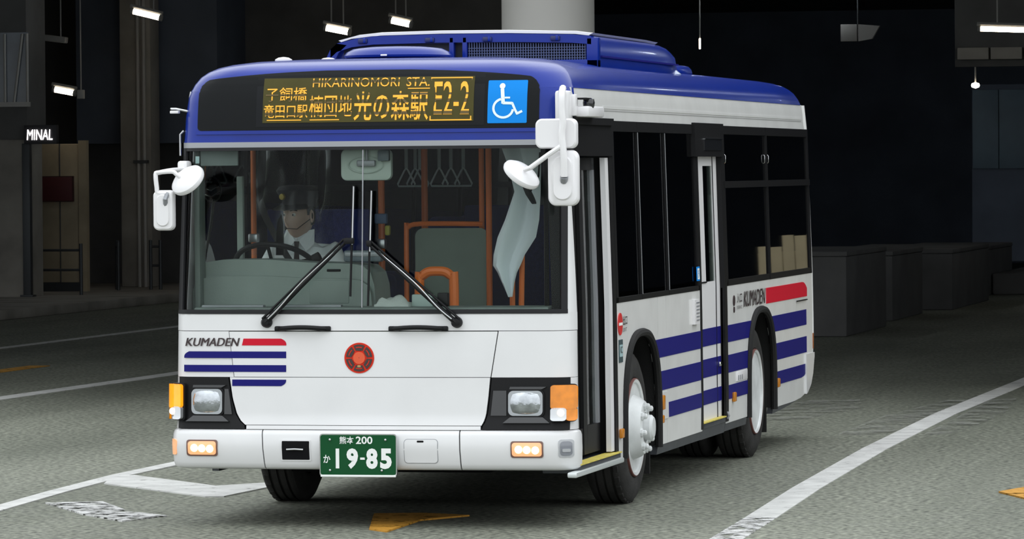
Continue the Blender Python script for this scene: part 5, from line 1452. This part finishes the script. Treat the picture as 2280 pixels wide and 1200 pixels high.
body_nodes = [((DX, DY + 0.02, 1.02), (0.16, 0.13)), ((DX, DY + 0.04, 1.20), (0.145, 0.11)), ((DX, DY + 0.03, 1.38), (0.13, 0.09)), ((DX - 0.002, DY + 0.0, 1.50), (0.075, 0.065)),
              ((DX - 0.008, DY - 0.03, 1.60), 0.052), ((HC.x, HC.y + 0.02, HC.z - 0.07), 0.050),
              ((DX - 0.18, DY + 0.0, 1.48), 0.044), ((DX - 0.25, DY - 0.10, 1.27), 0.042), ((DX - 0.19, DY - 0.40, 1.27), 0.034), ((DX - 0.18, DY - 0.47, 1.30), (0.030, 0.022)),
              ((DX + 0.18, DY + 0.0, 1.48), 0.044), ((DX + 0.25, DY - 0.10, 1.27), 0.042), ((DX + 0.19, DY - 0.40, 1.27), 0.034), ((DX + 0.18, DY - 0.47, 1.30), (0.030, 0.022)),
              ((DX - 0.10, DY - 0.03, 1.00), 0.10), ((DX - 0.14, DY - 0.42, 1.02), 0.072), ((DX - 0.13, DY - 0.52, 0.62), 0.048), ((DX - 0.13, DY - 0.66, 0.54), 0.038),
              ((DX + 0.10, DY - 0.03, 1.00), 0.10), ((DX + 0.14, DY - 0.42, 1.02), 0.072), ((DX + 0.13, DY - 0.52, 0.62), 0.048), ((DX + 0.13, DY - 0.66, 0.54), 0.038)]
body_edges = [(0, 1), (1, 2), (2, 3), (3, 4), (4, 5), (2, 6), (6, 7), (7, 8), (8, 9), (2, 10), (10, 11), (11, 12), (12, 13), (0, 14), (14, 15), (15, 16), (16, 17), (0, 18), (18, 19), (19, 20), (20, 21)]
body = skin_mesh(body_nodes, body_edges)
hg = head_geo().xform(HM); body.add(hg.v, hg.f)
for s in (-1, 1):                            # hands closed on the rim
    c0 = Vector((DX + s * 0.18, DY - 0.47, 1.30)); tgt = Vector((DX + s * 0.195, DY - 0.545, 1.345))
    for k, (o, L_) in enumerate(((-0.030, 0.9), (-0.010, 1.0), (0.010, 0.97), (0.030, 0.8))):
        b0 = c0 + Vector((s * 0.01, -0.01, 0)) + Vector((o * 0.6, -abs(o) * 0.2, o * 0.9))
        q = [b0, b0 + Vector((s * 0.012, -0.035 * L_, 0.022)), b0 + Vector((s * 0.024, -0.055 * L_, 0.008)), b0 + Vector((s * 0.020, -0.050 * L_, -0.016)), b0 + Vector((s * 0.008, -0.035 * L_, -0.022))]
        fm = MB().tube(q, [0.0095, 0.009, 0.0085, 0.008, 0.006], 8, smooth=3); body.add(fm.v, fm.f)
    th_ = MB().tube([c0 + Vector((-s * 0.02, 0.0, 0.0)), c0 + Vector((-s * 0.035, -0.03, 0.015)), c0 + Vector((-s * 0.02, -0.055, 0.025)), c0 + Vector((0.0, -0.065, 0.022))], [0.012, 0.011, 0.0095, 0.007], 8, smooth=3)
    body.add(th_.v, th_.f)
bod = dpart(body, 'body', SKIN)
# clothing
sh_nodes = [((DX, DY + 0.02, 1.00), (0.18, 0.145)), ((DX, DY + 0.03, 1.20), (0.17, 0.130)), ((DX, DY + 0.015, 1.38), (0.175, 0.128)), ((DX - 0.002, DY - 0.005, 1.50), (0.15, 0.10)), ((DX - 0.006, DY - 0.03, 1.590), (0.078, 0.070)),
            ((DX - 0.180, DY + 0.0, 1.515), 0.075), ((DX - 0.25, DY - 0.08, 1.30), 0.064), ((DX - 0.235, DY - 0.20, 1.25), 0.058),
            ((DX + 0.180, DY + 0.0, 1.515), 0.075), ((DX + 0.25, DY - 0.08, 1.30), 0.064), ((DX + 0.235, DY - 0.20, 1.25), 0.058)]
shirt = dpart(skin_mesh(sh_nodes, [(0, 1), (1, 2), (2, 3), (3, 4), (2, 5), (5, 6), (6, 7), (2, 8), (8, 9), (9, 10)]), 'shirt', SHIRT)
NK = Vector((DX - 0.010, DY - 0.045, 1.602))
for s in (-1, 1):                            # collar leaves
    pts = [(s * 0.010, -0.082, -0.022), (s * 0.060, -0.098, -0.082), (s * 0.100, -0.062, -0.038), (s * 0.085, 0.0, 0.045), (s * 0.062, -0.028, 0.040)]
    cl = MB(); n = len(pts)
    A = [NK + Vector(p) for p in pts]; B = [q + Vector((0, 0.006, -0.004)) for q in A]
    cl.add(A + B, [tuple(range(n)), tuple(range(2 * n - 1, n - 1, -1))] + [(i, (i + 1) % n, n + (i + 1) % n, n + i) for i in range(n)])
    dpart(cl, 'collar', SHIRT, shirt, 0)
dpart(MB().lathe([(0.066, -0.05), (0.064, 0.0), (0.060, 0.022), (0.055, 0.022), (0.056, -0.05)], (NK.x, NK.y + 0.02, NK.z), 'z', 24, close=True), 'collar_band', SHIRT, shirt)
TIE = M('dark_tie', (0.035, 0.02, 0.018), 0.7)
tie = dpart(MB().prism([(-0.016, -0.005), (0.016, -0.005), (0.011, -0.04), (0.030, -0.30), (0.0, -0.34), (-0.030, -0.30), (-0.011, -0.04)], 0.008, lambda a, b, t: (NK.x + a, NK.y - 0.088 - 0.012 * min(1, -b * 6) + t, NK.z - 0.02 + b)), 'tie', TIE)
dpart(MB().lathe([(0.002, -0.010), (0.007, -0.008), (0.008, 0.0)], (NK.x, NK.y - 0.088, NK.z - 0.012), 'y', 10), 'collar_stud', WPLAST, tie)
tr_nodes = [((DX, DY + 0.02, 1.0), (0.175, 0.14)), ((DX - 0.10, DY - 0.05, 1.0), 0.112), ((DX - 0.14, DY - 0.42, 1.02), 0.085), ((DX - 0.13, DY - 0.52, 0.64), 0.066), ((DX + 0.10, DY - 0.05, 1.0), 0.112), ((DX + 0.14, DY - 0.42, 1.02), 0.085), ((DX + 0.13, DY - 0.52, 0.64), 0.066)]
dpart(skin_mesh(tr_nodes, [(0, 1), (1, 2), (2, 3), (0, 4), (4, 5), (5, 6)]), 'trousers', CLOTH_BLK)
for s in (-1, 1):
    dpart(MB().box(DX + s * 0.13 - 0.045, DX + s * 0.13 + 0.045, DY - 0.76, DY - 0.50, 0.485, 0.58, 0.03, 3), 'shoe', CLOTH_BLK)
# peaked cap with badge
cap_m = MB()
crown = [(0.082, 0.050), (0.086, 0.085), (0.108, 0.115), (0.116, 0.132), (0.102, 0.152), (0.06, 0.164), (0.002, 0.166)]
cg = MB().lathe(crown, (0, 0.0, 0), 'z', 36).xform(Matrix.Diagonal((1.0, 1.22, 1, 1)))
cap = dpart(cg.xform(HM @ Matrix.Rotation(math.radians(-6), 4, 'X')), 'cap', CLOTH_BLK)
A = []; B = []
for i in range(5):
    ra = []; rb = []
    for j in range(17):
        a = math.radians(-72 + 144 * j / 16); rr = 0.088 + 0.052 * i / 4 * math.cos(a * 0.9)
        p_ = Vector((rr * math.sin(a), -rr * 1.22 * math.cos(a), 0.066 - 0.022 * i / 4))
        ra.append(HM @ p_); rb.append(HM @ (p_ - Vector((0, 0, 0.004))))
    A.append(ra); B.append(rb)
dpart(MB().shell(A, B), 'cap_peak', M('patent_black', (0.01, 0.01, 0.012), 0.2), cap)
dpart(MB().lathe([(0.002, -0.012), (0.016, -0.010), (0.019, 0.0), (0.015, 0.006)], (0, 0, 0), 'y', 16).xform(HM @ Matrix.Translation((0.0, -0.132, 0.112))), 'cap_badge', M('badge_gold', (0.50, 0.38, 0.10), 0.35, metal=0.6), cap)
HAIR = M('hair_black', (0.02, 0.018, 0.016), 0.6)
hp = MB(); nu = 28; rows = []
A = []; B = []
for i in range(7):
    ra = []; rb = []
    for j in range(nu + 1):
        th = math.radians(78 + (360 - 156) * j / nu); z = 0.05 - 0.105 * i / 6 * (1.0 if 95 < math.degrees(th) < 265 else 0.45)
        k = math.sqrt(max(0.05, 1 - (z / 0.125) ** 2))
        p_ = Vector((0.0795 * k * math.sin(th), -0.101 * k * math.cos(th), z)); ra.append(HM @ p_); rb.append(HM @ (p_ * 0.95))
    A.append(ra); B.append(rb)
dpart(hp.shell(A, B), 'hair', HAIR)
# eyes, brows, headset microphone
for s in (-1, 1):
    ey = MB().lathe([(0.002, -0.011), (0.008, -0.008), (0.011, 0.0), (0.002, 0.009)], (0, 0, 0), 'y', 14).xform(HM @ Matrix.Translation((s * 0.031, -0.079, 0.010)))
    e_ = dpart(ey, 'eye', M('eye_white', (0.65, 0.62, 0.58), 0.3), bod)
    dpart(MB().lathe([(0.001, -0.0125), (0.005, -0.0115), (0.0055, -0.008)], (0, 0, 0), 'y', 10).xform(HM @ Matrix.Translation((s * 0.031 - 0.001, -0.0795, 0.010))), 'pupil', CLOTH_BLK, bod)
    dpart(MB().tube([HM @ Vector((s * 0.016, -0.093, 0.032)), HM @ Vector((s * 0.034, -0.089, 0.037)), HM @ Vector((s * 0.050, -0.074, 0.031))], 0.004, 6), 'eyebrow', HAIR, bod)
mic = dpart(MB().lathe([(0.001, -0.014), (0.010, -0.010), (0.013, 0.0), (0.010, 0.010), (0.001, 0.014)], (0, 0, 0), 'y', 14).xform(HM @ Matrix.Translation((-0.008, -0.122, -0.060))), 'headset_microphone', CLOTH_BLK)
dpart(MB().tube([HM @ Vector((-0.005, -0.120, -0.060)), HM @ Vector((0.055, -0.090, -0.066)), HM @ Vector((0.082, -0.01, -0.02))], 0.0025, 6), 'microphone_boom', CLOTH_BLK, mic)
# seat belt from the cab post across the chest
bl = [(-1.02, 1.28, 1.98), (-0.93, 1.26, 1.72), (-0.865, 1.25, 1.60), (-0.79, 1.215, 1.49), (-0.70, 1.20, 1.36), (-0.60, 1.21, 1.18)]
A = [[Vector(p) + Vector((-0.016, -0.022, 0.0)) for p in bl], [Vector(p) + Vector((0.022, -0.022, 0.010)) for p in bl]]
B = [[q + Vector((0, 0.003, 0)) for q in r] for r in A]
dpart(MB().shell(A, B), 'seat_belt', M('belt_black', (0.015, 0.015, 0.017), 0.7))
